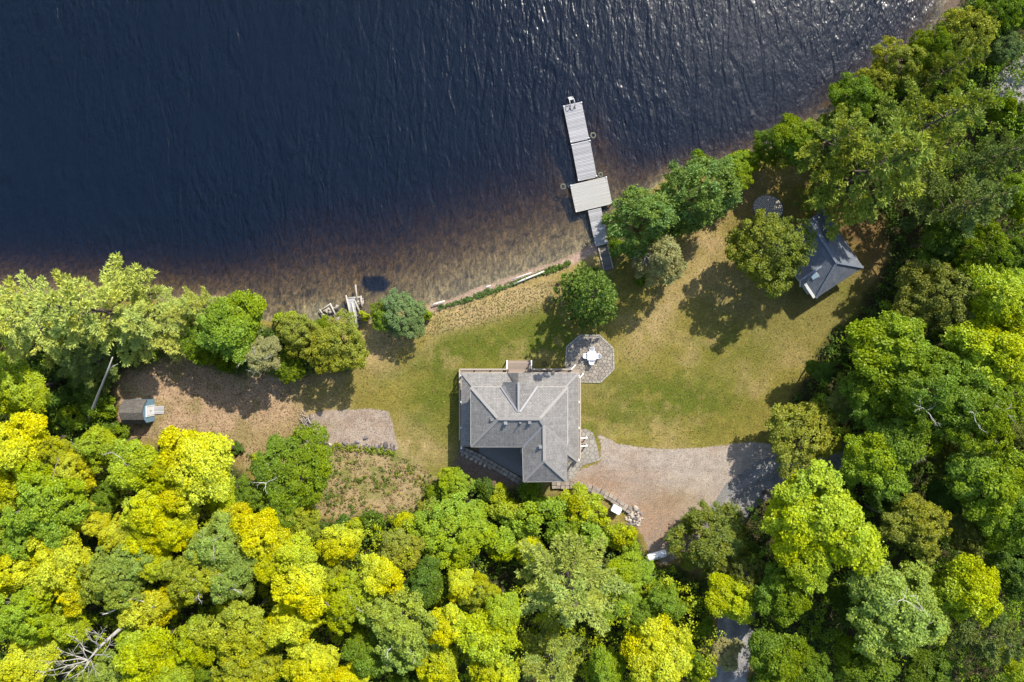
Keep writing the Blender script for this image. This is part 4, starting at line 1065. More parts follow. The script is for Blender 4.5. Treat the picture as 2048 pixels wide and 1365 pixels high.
def crown_cedar(seed, n_lump=125, n_sp=7, n_leaf=40, H=2.6, base=.25, leaf=.034, round_=.7):
    r = np.random.default_rng(seed); t = r.uniform(0, 1, n_lump) ** .8; a = r.uniform(0, 2 * np.pi, n_lump)
    lob = .84 + .08 * np.sin(3 * a + seed) + .08 * np.sin(5 * a + 2.1 * seed) + .07 * np.sin(2 * a + 9 * t + seed)
    prof = (1 - (1 - np.minimum(1, (1 - t) * 1.35)) ** 2) ** round_ * (1 - .25 * (t < .12))
    rad = np.maximum(prof * lob, .02) * r.uniform(.82, 1.02, n_lump)
    lc = np.stack([rad * np.cos(a), rad * np.sin(a), base + t * (H - base)], -1); ln = unit(np.stack([np.cos(a), np.sin(a), np.full(n_lump, .8)], -1))
    li = np.repeat(np.arange(n_lump), n_sp); k = len(li); lr = r.uniform(.09, .2, n_lump)[li]
    dd = unit(ln[li] * .7 + r.normal(0, .7, (k, 3))); cc = lc[li] + dd * lr[:, None]; cn = unit(dd + ln[li] * .6)
    idx = np.repeat(np.arange(k), n_leaf); R_ = r.uniform(.045, .085, k)[idx]
    out_ = cn[idx]; off = r.normal(0, .5, (len(idx), 3)) * R_[:, None]; off += out_ * (r.uniform(-.8, 1., len(idx)) * R_)[:, None]
    ax_ = unit(out_ + r.normal(0, .5, (len(idx), 3)) + np.array([0, 0, .2])); nr = unit(np.cross(ax_, r.normal(size=(len(idx), 3))) + out_ * .7 + np.array([0, 0, .3]))
    Q = leaf_quads(cc[idx] + off, nr, leaf * r.uniform(.6, 1.2, len(idx)), r, 2.0, ax_ - nr * np.sum(ax_ * nr, -1, keepdims=True), .1)
    lv, lh = r.uniform(0, .45, n_lump)[li][idx], r.uniform(.1, .7, n_lump)[li][idx]
    return Q, lv + r.uniform(0, .55, len(idx)), lh + r.uniform(0, .3, len(idx)), cc
def crown_pine(seed, whorls=8, H=3.5, z0=.9, needle=.1, n_need=17, width=.0095):
    r = np.random.default_rng(seed); C_, A_, V_, Hh = [], [], [], []; limbs = []; Z_ = np.array([0, 0, 1.])
    for w_ in range(whorls):
        t = w_ / (whorls - 1); z = z0 + (H - .22 - z0) * t ** .9; Lw = (1.08 - .86 * t ** 1.15) * (1 if w_ else .8); nb = r.integers(4, 6); a0 = r.uniform(0, 6.28)
        for b_ in range(nb):
            a = a0 + 2 * np.pi * b_ / nb + r.normal(0, .22); L = Lw * r.uniform(.6, 1.12); rise = r.uniform(-.1, .12) + .3 * t
            d = np.array([math.cos(a), math.sin(a), 0.]); n_ = np.array([-d[1], d[0], 0.]); bend = r.normal(0, .12)
            def axp(s): return d * L * s + n_ * bend * L * s * s + np.array([0, 0, z + rise * L * (s - .35 * s * s)])
            limbs.append([np.array([0, 0, z]), axp(.5), axp(.97)]); cv, hv = r.uniform(0, .45), r.uniform(.1, .6)
            for s in np.linspace(.28, 1.0, max(5, int(11 * L + 2))):
                c0 = axp(s); C_.append(c0); A_.append(unit(d + Z_ * .5)); V_.append(cv + .05); Hh.append(hv)
                tl = .36 * L * max(.18, 1.12 - s) * min(1, .3 + 1.5 * s) * r.uniform(.7, 1.15)
                for sd in (-1, 1):
                    td = unit(d * .75 + n_ * sd * .8 + Z_ * .08); k = max(1, int(tl / .075))
                    for q in range(1, k + 1):
                        f = q / k; C_.append(c0 + td * tl * f + np.array([0, 0, -.3 * tl * f * f]) + r.normal(0, .012, 3)); A_.append(unit(td + Z_ * .6 + d * .3)); V_.append(cv + .12 * f); Hh.append(hv)
    for k in range(10): C_.append(np.array([0, 0, H]) + r.normal(0, .04, 3) - np.array([0, 0, .05 * k])); A_.append(Z_); V_.append(.4); Hh.append(.4)
    C_, A_, V_, Hh = np.array(C_), np.array(A_), np.array(V_), np.array(Hh); idx = np.repeat(np.arange(len(C_)), n_need)
    dirs = unit(A_[idx] * .8 + r.normal(0, .55, (len(idx), 3))); L_ = needle * r.uniform(.6, 1.1, len(idx))
    nr = unit(np.cross(dirs, r.normal(size=(len(idx), 3))) + np.array([0, 0, 1.])); nr = unit(nr - dirs * np.sum(nr * dirs, -1, keepdims=True))
    cen = C_[idx] + dirs * (L_ * .4)[:, None] + r.normal(0, .01, (len(idx), 3)); sz = width * r.uniform(.8, 1.5, len(idx)); b_ = np.cross(nr, dirs)
    Q = np.stack([cen + dirs * (L_ / 2)[:, None], cen + b_ * sz[:, None], cen - dirs * (L_ / 2)[:, None], cen - b_ * sz[:, None]], 1)
    return Q, V_[idx] + r.uniform(0, .5, len(idx)), Hh[idx] + r.uniform(0, .4, len(idx)), limbs
def crown_spruce(seed, whorls=15, H=3.6, z0=.35):
    r = np.random.default_rng(seed); C_, A_, V_ = [], [], []; limbs = []
    for w_ in range(whorls):
        t = w_ / (whorls - 1); z = z0 + (H - .15 - z0) * t; Lw = (1 - t) ** .62 * .98 + .05; nb = max(5, int(11 * (1 - .5 * t))); a0 = r.uniform(0, 6.28)
        for b_ in range(nb):
            a = a0 + 2 * np.pi * b_ / nb + r.normal(0, .13); L = Lw * r.uniform(.78, 1.06); d = np.array([math.cos(a), math.sin(a), 0.]); n_ = np.array([-d[1], d[0], 0.])
            limbs.append([np.array([0, 0, z]), d * L * .6 + np.array([0, 0, z + .02]), d * L + np.array([0, 0, z - .06])]); cv = r.uniform(0, .5)
            for k in range(max(4, int(15 * L))):
                s = r.uniform(.2, 1) ** .75; lat = r.uniform(-1, 1) * .2 * L * (1.1 - abs(s - .6)); C_.append(d * L * s + n_ * lat + np.array([0, 0, z + .1 * s * (1 - s) - .05 * s + r.normal(0, .02)])); A_.append(unit(d + n_ * lat * 3.5 + np.array([0, 0, .35]))); V_.append(cv)
    C_, A_, V_ = np.array(C_), np.array(A_), np.array(V_); n_need = 14; idx = np.repeat(np.arange(len(C_)), n_need)
    dirs = unit(A_[idx] + r.normal(0, .5, (len(idx), 3))); L_ = .13 * r.uniform(.6, 1.05, len(idx)); nr = unit(np.cross(dirs, r.normal(size=(len(idx), 3))) + np.array([0, 0, .8])); nr = unit(nr - dirs * np.sum(nr * dirs, -1, keepdims=True))
    cen = C_[idx] + dirs * (L_ * .5)[:, None]; b_ = np.cross(nr, dirs); sz = .018 * r.uniform(.8, 1.4, len(idx))
    Q = np.stack([cen + dirs * (L_ / 2)[:, None], cen + b_ * sz[:, None], cen - dirs * (L_ / 2)[:, None], cen - b_ * sz[:, None]], 1)
    return Q, V_[idx] + r.uniform(0, .5, len(idx)), r.uniform(.1, .4, len(C_))[idx] + r.uniform(0, .4, len(idx)), limbs
def trunk_mesh(name, H, r0, limbs, mat, rl=.022, n_max=26, top_k=.9, seed=0):
    rg = random.Random(seed); m_ = MB(); pts = [(0, 0, -.05)] + [(rg.uniform(-.03, .03), rg.uniform(-.03, .03), H * top_k * t) for t in (.25, .5, .75, 1)]
    m_.tube(pts, [r0 * 1.35, r0, r0 * .8, r0 * .5, r0 * .12], 8)
    for lim in limbs[:n_max]:
        m_.tube([tuple(p) for p in lim], [rl, rl * .7, rl * .25], 5, cap=False)
    return m_.mesh(name, mat)
def limbs_to(cc, cz, n, seed, rise=.55):
    r = np.random.default_rng(seed); pick = r.permutation(len(cc))[:n]; res = []
    for p in cc[pick]:
        z = max(.25, p[2] - .75 - r.uniform(0, .4)); a = np.array([0, 0, z]); mid = a + (p - a) * np.array([.5, .5, .42]) + r.normal(0, .04, 3); res.append([a, mid, a + (p - a) * .95])
    return res
def bare_mesh(name, seed, mat, n=9, L=.5, rl=.02):
    """dead twiggy limb: forks drawn in world-sized tubes"""
    rg = random.Random(seed); m_ = MB()
    def grow(p, d, L_, rad, lev):
        q1 = p + d * L_ * .5 + Vector((rg.gauss(0, .06), rg.gauss(0, .06), rg.gauss(0, .04))) * L_; q2 = p + d * L_ + Vector((rg.gauss(0, .08), rg.gauss(0, .08), rg.gauss(0, .05))) * L_
        m_.tube([p, q1, q2], [rad, rad * .75, rad * .45], 5, cap=False)
        if lev:
            for k in range(rg.randint(2, 3)):
                nd = (d + Vector((rg.gauss(0, .5), rg.gauss(0, .5), rg.gauss(0, .25)))).normalized(); grow(q1 if k == 0 else q2, nd, L_ * rg.uniform(.5, .75), rad * .5, lev - 1)
    for k in range(n):
        a = 6.28 * k / n + rg.uniform(-.3, .3); grow(Vector((0, 0, 0)), Vector((math.cos(a), math.sin(a), rg.uniform(.0, .5))).normalized(), L * rg.uniform(.6, 1.1), rl, 2)
    return m_.mesh(name, mat)
PROTO = {}
def add_proto(kind, i, data, leafmat, H, r0, bark, limbs, rl, n_max):
    Q, v_, h_ = data[:3]
    PROTO.setdefault(kind, []).append((quads_mesh("crown", Q, v_, h_, leafmat), trunk_mesh("trunk", H, r0, limbs, bark, rl, n_max, .92 if kind in ('pine', 'spruce', 'cedar') else .8, i), H))
for i in range(5):
    d_ = crown_broad(100 + i, 310, 150, .037, rc=(.07, .21), flat=.22, lobes=8 + i); add_proto('maple', i, d_, M['leaf'], 3.05, .05, M['bark'], limbs_to(d_[3], 2.2, 18, i), .022, 18)
for i in range(4):
    d_ = crown_broad(200 + i, 310, 130, .030, rc=(.06, .16), rv=.8, gap=.3, flat=.25, lobes=12); add_proto('airy', i, d_, M['leaf'], 3.0, .042, M['pale_bark'], limbs_to(d_[3], 2.2, 40, i), .017, 40)
for i in range(3):
    d_ = crown_broad(300 + i, 400, 80, .032, rc=(.07, .15), rv=.95, cz=1.5, zmin=-.6, gap=.02, flat=.6, lobes=14, rmin=.6); add_proto('bushy', i, d_, M['leaf'], 2.45, .045, M['bark'], limbs_to(d_[3], 1.5, 18, i), .02, 18)
for i in range(3):
    d_ = crown_cedar(400 + i); add_proto('cedar', i, d_, M['leaf'], 2.6, .05, M['bark'], [], .02, 0)
for i in range(4):
    d_ = crown_pine(500 + i); add_proto('pine', i, d_, M['needle'], 3.3, .045, M['bark'], d_[3], .018, 60)
for i in range(2):
    d_ = crown_spruce(600 + i); add_proto('spruce', i, d_, M['needle'], 3.6, .045, M['bark'], d_[3], .01, 30)
for i in range(4):
    d_ = crown_broad(700 + i, 48, 150, .072, rc=(.18, .34), rv=.75, cz=.62, zmin=-.5, flat=.5, lobes=7, gap=.25); add_proto('shrub', i, d_, M['leaf'], 1.4, .03, M['bark'], limbs_to(d_[3], .6, 8, i), .02, 8)
BARE = [bare_mesh("bare_branch", i, M['white_bark'], n=2 + i % 2, L=.9, rl=.035) for i in range(4)]
GREYB = [bare_mesh("bare_branch", 10 + i, M['dead_wood'], n=7, L=.8, rl=.04) for i in range(2)]

NAME = {'maple': 'maple_tree', 'airy': 'broadleaf_tree', 'bushy': 'bushy_tree', 'cedar': 'cedar_tree', 'pine': 'pine_tree', 'spruce': 'spruce_tree', 'shrub': 'shrub'}
# leaf colours: reflectance of the leaves themselves
KOL = {'Y': (.50, .53, .010), 'YY': (.62, .62, .012), 'YG': (.40, .47, .012), 'LG': (.24, .34, .018), 'G': (.18, .26, .012), 'DG': (.115, .19, .018), 'OG': (.58, .56, .016),
       'OL': (.31, .33, .035), 'OY': (.38, .41, .02), 'YL': (.30, .40, .018), 'YG2': (.42, .47, .012), 'DOL': (.20, .22, .035), 'PG': (.31, .39, .055), 'PN': (.42, .46, .09), 'PD': (.17, .22, .045), 'PY': (.25, .295, .035), 'BG': (.18, .26, .085), 'SG': (.185, .275, .05), 'CO': (.19, .225, .025), 'PM': (.32, .37, .065), 'TN': (.40, .38, .15)}
tree_n = 0
def tree(kind, px, py, r, h, col, label, group, bare=None, cat=None, proto=None):
    """px, py, r: the crown as the photo shows it; h: height in metres"""
    global tree_n
    zc = h * (.72 if kind != 'shrub' else .5) if kind != 'cedar' else h * .5
    if kind == 'bushy': zc = h * .62
    c = P(px, py, zc); rw = r * (H_CAM - zc) / H_CAM / PPM
    ps = PROTO[kind]; cm, tm_, Hn = ps[(tree_n if proto is None else proto) % len(ps)]
    d = float(shore_d(np.array([1024 + c.x * PPM]), np.array([682.5 - c.y * PPM]))[0])
    e = empty(NAME[kind], (c.x, c.y, float(ground_z(np.array([d]))[0])), random.uniform(0, 6.28)); kx = random.uniform(.9, 1.12); e.scale = (rw * kx, rw / kx, h / Hn)
    tk_ = link("trunk", tm_, e); cr_ = link("crown", cm, e)
    k = random.uniform(.92, 1.08); cr_.color = (*[min(.8, v * k) for v in KOL[col]], 1)
    if bare:
        for q in range(bare):
            bb = link("bare_branch", BARE[(tree_n + q) % len(BARE)], e); a = random.uniform(0, 6.28); s_ = 1.0 / max(rw, .1)
            rr_ = random.uniform(.15, .5); bb.location = (rr_ * math.cos(a), rr_ * math.sin(a), Hn * random.uniform(.85, .93)); bb.rotation_euler = (0, 0, random.uniform(0, 6)); bb.scale = (s_, s_, Hn / h)
    tag(e, label, cat or ("shrub" if kind == 'shrub' else "tree"), group); tree_n += 1
    return e

# ------------------------------------------------------------------ every tree and shrub the photo shows
g = "pines and broadleaf trees along the left shore"
tree('pine', 28, 640, 105, 15, 'PN', "pale pine cut by the left photo edge, on the lake shore", g)
tree('pine', 160, 618, 118, 17, 'PN', "tallest pale pine of the left shore, leaning over the dark water", g)
tree('pine', 285, 645, 96, 9, 'PN', "broad pale pine directly above the blue-fronted shed", g)
tree('pine', 385, 612, 48, 9, 'PN', "small pale pine between the large shore pines and the bright green tree", g)
tree('pine', 165, 720, 76, 8, 'PD', "shaded darker pine beneath the tallest left shore pine", g)
tree('maple', 48, 775, 70, 9, 'YG', "yellow-green tree at the left photo edge below the shore pines", g)
tree('maple', 468, 655, 82, 9, 'LG', "bright green round tree on the shore next to the pines", g)
tree('bushy', 405, 690, 45, 6, 'G', "green tree tucked under the right side of the shore pines", g)
tree('bushy', 600, 668, 48, 6.5, 'OL', "olive-yellow tree on the shore left of the log crib", g)
tree('bushy', 678, 692, 66, 7.5, 'OL', "large olive round tree in front of the broken dock", g)
tree('shrub', 695, 722, 26, 2.6, 'BG', "blue-green shrub under the large olive shore tree", g)
tree('airy', 527, 716, 46, 7.5, 'TN', "pale grey-tan half-dead tree at the lawn edge behind the shore", g, bare=2)
tree('bushy', 575, 735, 38, 3.5, 'G', "low green tree between the grey-tan tree and the olive tree", g)
tree('shrub', 640, 655, 26, 2.5, 'G', "green shrub growing against the collapsed log crib", g)
tree('shrub', 570, 640, 28, 3, 'YG', "yellow-green shrub at the water left of the olive trees", g)
tree('shrub', 455, 722, 30, 3, 'G', "green shrub at the lawn side foot of the bright green shore tree", g)
tree('bushy', 806, 632, 52, 5, 'BG', "dense blue-green bush alone on the shore right of the broken dock", g)
tree('bushy', 765, 636, 32, 4.2, 'G', "green bush merged with the left side of the lone blue-green bush", g)
tree('shrub', 728, 632, 13, 2.0, 'Y', "tiny yellow shrub touching the broken dock", g)
tree('shrub', 850, 630, 16, 1.6, 'LG', "small bright green shrub at the right side of the lone blue-green bush", g)
g = "undergrowth shrubs round the shed"
for px, py, r, c_, lab in ((200, 808, 42, 'G', "green shrub just left of the shed"), (150, 838, 40, 'LG', "lighter green shrub at the foot of the leaning birch trunk"), (110, 800, 40, 'DG', "dark shrub under the shaded pine at the left"),
                           (232, 868, 34, 'G', "green shrub directly below the shed"), (165, 775, 38, 'DG', "dark green shrub where the leaning birch enters the pines"), (85, 840, 36, 'G', "green shrub above the first large yellow maple"),
                           (335, 880, 22, 'YG', "yellow-green shrub at the edge of the needle-covered ground"), (430, 882, 20, 'G', "green shrub patch on the bare ground right of the shed"),
                           (470, 900, 17, 'DG', "dark little shrub on the bare ground beside the bright yellow maple"), (512, 915, 13, 'YG', "yellow-green sprig on the lawn above the mid-green tree"), (455, 905, 12, 'G', "smallest green shrub above the bright yellow maple")):
    tree('shrub', px, py, r, r * .07, c_, lab, g)
g = "trees of the lower left woods"
LL = [('maple', 48, 893, 66, 12, 'YY', "first large bright yellow maple at the left photo edge"), ('maple', 15, 965, 48, 11, 'Y', "yellow maple cut by the left photo edge below the largest one"),
      ('airy', 120, 905, 40, 10, 'OL', "thin olive tree squeezed between yellow maples under the birch"), ('maple', 207, 893, 44, 10, 'YG', "yellow-green maple under the shed, left one"),
      ('airy', 150, 935, 50, 11, 'OG', "straw-yellow thin tree with twigs left of the yellow-green maples"), ('maple', 282, 935, 64, 12, 'YG', "large yellow-green maple below the shed"),
      ('maple', 338, 935, 34, 11, 'Y', "yellow maple wedged left of the brightest yellow maple"), ('airy', 108, 1005, 80, 13, 'LG', "large light green tree amid yellow maples at the left"),
      ('airy', 55, 1075, 50, 11, 'LG', "light green tree at the left edge under the larger one"), ('maple', 195, 1040, 36, 10, 'OG', "golden maple beside the large light green tree"),
      ('maple', 243, 1062, 36, 11, 'OG', "orange-gold maple, the most orange crown of the lower left"), ('maple', 312, 1022, 56, 12, 'Y', "yellow maple in the middle of the left woods"),
      ('maple', 302, 1080, 46, 11, 'Y', "yellow maple right of the orange-gold crown"), ('airy', 18, 1098, 36, 9, 'OL', "olive brown tree at the left photo edge"),
      ('maple', 212, 1000, 34, 8, 'G', "shaded green tree above the golden maple"), ('maple', 405, 920, 80, 12, 'YY', "brightest yellow maple, at the edge of the lawn"),
      ('maple', 370, 992, 46, 11, 'YY', "yellow maple just below the brightest one"), ('maple', 445, 990, 40, 9, 'YG', "half shaded yellow-green maple beside the mid-green tree"),
      ('airy', 585, 948, 96, 9, 'G', "large mid-green round tree standing at the gravel pad"), ('airy', 510, 990, 42, 7, 'G', "mid-green tree left of the large round green one", ),
      ('maple', 468, 1030, 34, 9, 'OG', "gold-tinted maple under the mid-green trees"), ('maple', 360, 1062, 42, 11, 'Y', "yellow maple left of the grey-green airy tree"),
      ('maple', 520, 1066, 56, 11, 'YY', "wide yellow maple below the large mid-green tree"), ('airy', 605, 1040, 40, 8, 'OL', "olive tree in the shade under the large mid-green tree"),
      ('airy', 432, 1095, 60, 12, 'PG', "airy grey-green tree with bare twigs among yellow maples"), ('maple', 590, 1102, 46, 11, 'Y', "yellow maple right of the wide yellow one"),
      ('maple', 680, 1088, 44, 10, 'YY', "yellow maple at the lower edge of the weedy clearing"), ('maple', 30, 1145, 50, 12, 'YY', "yellow maple at the left edge, halfway down the woods"),
      ('maple', 130, 1128, 62, 12, 'YY', "bright yellow maple left of the clustered green crown"), ('airy', 243, 1152, 66, 13, 'PG', "round grey-green crown ringed by yellow maples"),
      ('maple', 322, 1125, 32, 11, 'Y', "small yellow maple touching the round grey-green crown"), ('airy', 58, 1222, 62, 13, 'LG', "light green crown at the left edge above the dead tree"),
      ('maple', 160, 1185, 38, 11, 'OG', "golden maple between two green crowns"), ('maple', 298, 1215, 50, 11, 'OG', "golden maple above the dead tree's trunk"),
      ('maple', 140, 1245, 48, 10, 'YG', "yellow-green maple behind the dead tree's bare branches"), ('maple', 65, 1318, 62, 11, 'YY', "bright yellow maple left of the dead tree"),
      ('maple', 12, 1355, 42, 11, 'Y', "yellow maple in the lower left corner"), ('maple', 300, 1300, 68, 12, 'YG', "yellow-green maple right of the dead tree"),
      ('airy', 215, 1352, 54, 11, 'PG', "grey-green tree below the dead tree at the bottom edge"), ('airy', 395, 1145, 58, 12, 'OL', "olive airy tree with white broken limbs"),
      ('airy', 470, 1158, 54, 12, 'PG', "grey-green airy tree with a white forked limb"), ('maple', 545, 1132, 40, 11, 'Y', "yellow maple left of the tall bright yellow crown"),
      ('maple', 607, 1178, 58, 13, 'YY', "tall bright yellow crown in the middle of the left woods"), ('maple', 590, 1243, 48, 12, 'YY', "bright yellow crown directly under the tall bright one"),
      ('maple', 460, 1190, 26, 9, 'Y', "small yellow crown in the gap between airy trees"), ('maple', 348, 1192, 28, 10, 'OG', "small golden crown left of the airy olive tree"),
      ('airy', 480, 1255, 72, 12, 'OL', "wide olive-yellow crown in the lower left woods"), ('maple', 400, 1285, 48, 11, 'YG', "yellow-green crown left of the wide olive-yellow one"),
      ('maple', 350, 1345, 46, 11, 'YG', "yellow-green crown at the bottom edge left of the olive ones"), ('airy', 500, 1335, 66, 12, 'OL', "olive-yellow crown at the bottom edge"),
      ('airy', 428, 1350, 40, 10, 'G', "green crown at the bottom edge between olive and yellow-green ones"), ('maple', 625, 1330, 56, 12, 'YY', "bright yellow crown at the bottom edge, left of the airy grey-green tree"),
      ('airy', 665, 1148, 36, 9, 'OL', "tan-olive tree between yellow maples under the clearing"), ('airy', 695, 1205, 58, 12, 'YG', "yellow-green crown with a white bare branch lying over it"),
      ('maple', 565, 1350, 36, 9, 'DG', "dark shaded crown at the bottom edge beside a yellow one"), ('maple', 760, 1150, 48, 11, 'YY', "bright yellow crown left of the dark shaded tree"),
      ('maple', 705, 1352, 40, 10, 'YY', "yellow crown at the bottom edge below the dark gap"), ('airy', 800, 1250, 78, 13, 'PG', "wide airy grey-green crown with white limbs, lower middle"),
      ('maple', 735, 1305, 48, 10, 'G', "green crown lower left of the wide airy grey-green crown"), ('maple', 850, 1160, 50, 8, 'DG', "dark shaded crown under the large round green shrub tree"),
      ('maple', 920, 1165, 34, 9, 'YY', "small bright yellow crown above the airy olive tree"), ('maple', 892, 1250, 44, 12, 'YY', "narrow bright yellow crown right of the wide airy one"),
      ('maple', 878, 1330, 50, 12, 'Y', "yellow crown at the bottom edge in the lower middle"), ('airy', 960, 1185, 38, 9, 'OL', "olive tree between a small yellow crown and the clumped green one"),
      ('maple', 968, 1270, 70, 12, 'YG', "clumped yellow-green crown left of the large bottom pine"), ('maple', 1003, 1222, 44, 11, 'YG', "smaller yellow-green crown touching the large bottom pine"),
      ('maple', 985, 1345, 52, 12, 'Y', "yellow-green crown at the bottom edge left of the lowest pine"), ('maple', 825, 1352, 36, 9, 'DG', "dark crown at the bottom edge under the airy one")]
BARES = {"airy grey-green tree with bare twigs among yellow maples": 1, "olive airy tree with white broken limbs": 3, "grey-green airy tree with a white forked limb": 2, "wide airy grey-green crown with white limbs, lower middle": 2,
         "yellow-green crown with a white bare branch lying over it": 2, "straw-yellow thin tree with twigs left of the yellow-green maples": 1, "large yellow-green maple below the shed": 1, "golden maple above the dead tree's trunk": 1, "large mid-green round tree standing at the gravel pad": 1}
for t in LL: tree(t[0], t[1], t[2], t[3] * 1.12, t[4], {'OL': 'OY', 'LG': 'YL'}.get(t[5], t[5]), t[6], g, bare=BARES.get(t[6]))
g = "shrubs and young trees behind the house"
for k_, px, py, r, h, c_, lab in [('bushy', 908, 965, 36, 3.2, 'LG', "bright green shrub nearest the house's shaded rear corner"), ('bushy', 903, 1065, 78, 6, 'LG', "large round green tree behind the house with glossy leaves"),
        ('airy', 795, 1100, 54, 7, 'OL', "gold-olive tree at the lower right edge of the clearing"), ('shrub', 682, 1052, 28, 2.5, 'DG', "dark green shrub at the left bottom of the clearing"), ('shrub', 745, 1045, 28, 2.3, 'DG', "dark green shrub at the middle bottom of the clearing"),
        ('shrub', 712, 1055, 26, 2.6, 'YG', "yellow-green shrub between two dark ones under the clearing"), ('shrub', 812, 1048, 30, 2.4, 'YG', "yellow-green shrub at the right bottom of the clearing"), ('shrub', 858, 1012, 26, 2, 'OL', "olive shrub left of the large round green tree"),
        ('shrub', 968, 978, 27, 2.2, 'DG', "dark green shrub under the stone edging behind the house"), ('shrub', 998, 985, 22, 2.0, 'YG', "yellow-green shrub right of the dark one behind the house"), ('shrub', 870, 985, 22, 1.7, 'G', "green shrub left of the bright shrub at the house corner"),
        ('shrub', 1010, 1018, 40, 3.0, 'YG', "yellow-green shrub below the house's rear wing, first row"), ('shrub', 1062, 980, 30, 2.2, 'G', "green shrub against the rear wing of the house"), ('shrub', 1050, 1035, 44, 3.4, 'LG', "light green shrub behind the rear wing, second row"),
        ('shrub', 1000, 1085, 50, 4.0, 'LG', "light green shrub right of the large round green tree"), ('shrub', 1105, 1015, 40, 3.2, 'LG', "light green shrub below the start of the curved stone wall"), ('shrub', 1152, 1010, 46, 3.0, 'YG', "yellow-green shrub touching the curved stone wall"),
        ('shrub', 1192, 1022, 34, 2.8, 'YG', "yellow-green shrub beside the white utility box"), ('shrub', 1120, 1065, 46, 3.6, 'G', "green shrub above the large bottom pine"), ('shrub', 1185, 1070, 46, 3.2, 'LG', "light green shrub below the white utility box"),
        ('shrub', 1240, 1072, 36, 3.0, 'YG', "yellow-green shrub below the rock pile"), ('shrub', 1256, 1098, 30, 2.6, 'LG', "light green shrub at the tank side of the shrub belt"), ('shrub', 1060, 1105, 44, 3.8, 'YG', "yellow-green shrub upper left of the large bottom pine"),
        ('maple', 1252, 1145, 52, 6, 'LG', "green young tree right of the large bottom pine"), ('shrub', 1290, 1180, 40, 3.6, 'LG', "light green shrub below the white gas tank"), ('maple', 1235, 1205, 50, 6, 'LG', "green young tree lower right of the large bottom pine"),
        ('maple', 1282, 1235, 46, 6.5, 'G', "shaded green tree above the lowest right yellow crown"), ('shrub', 955, 1030, 34, 2.8, 'LG', "light green shrub above the large round green tree")]:
    tree(k_, px, py, r * 1.05, h, {'LG': 'YL', 'YG': 'YG2'}.get(c_, c_), lab, g)
g = "trees along the bottom edge right of the house"
for t in [('pine', 1145, 1185, 124, 13, 'PM', "large pale green pine below the house"), ('pine', 1105, 1345, 78, 12, 'PM', "pale pine cut by the bottom photo edge"),
          ('maple', 1315, 1315, 78, 11, 'YY', "bright yellow crown at the bottom edge left of the lane"), ('maple', 1205, 1335, 50, 9, 'LG', "green crown at the bottom edge between pine and yellow crown"),
          ('maple', 1350, 1285, 40, 9, 'YG', "yellow-green crown beside the lane above the bright yellow one"), ('cedar', 1424, 1086, 78, 6.2, 'CO', "large rounded olive cedar beside the white gas tank"),
          ('maple', 1458, 1195, 62, 8, 'YG', "yellow-green maple leaning over the lane below the cedar"), ('maple', 1330, 1205, 46, 7, 'LG', "green tree lower left of the large rounded cedar"),
          ('bushy', 1486, 1150, 46, 7, 'DOL', "dull green tree at the right side of the large rounded cedar"), ('shrub', 1405, 1258, 24, 3, 'LG', "small green shrub left of the lane"),
          ('airy', 1452, 1305, 42, 5, 'TN', "pale straw-coloured tree hanging over the lane near the bottom edge"), ('maple', 1400, 1335, 34, 6, 'G', "green tree between the yellow crown and the lane at the bottom")]: tree(*t, g)
g = "trees of the right-hand woods"
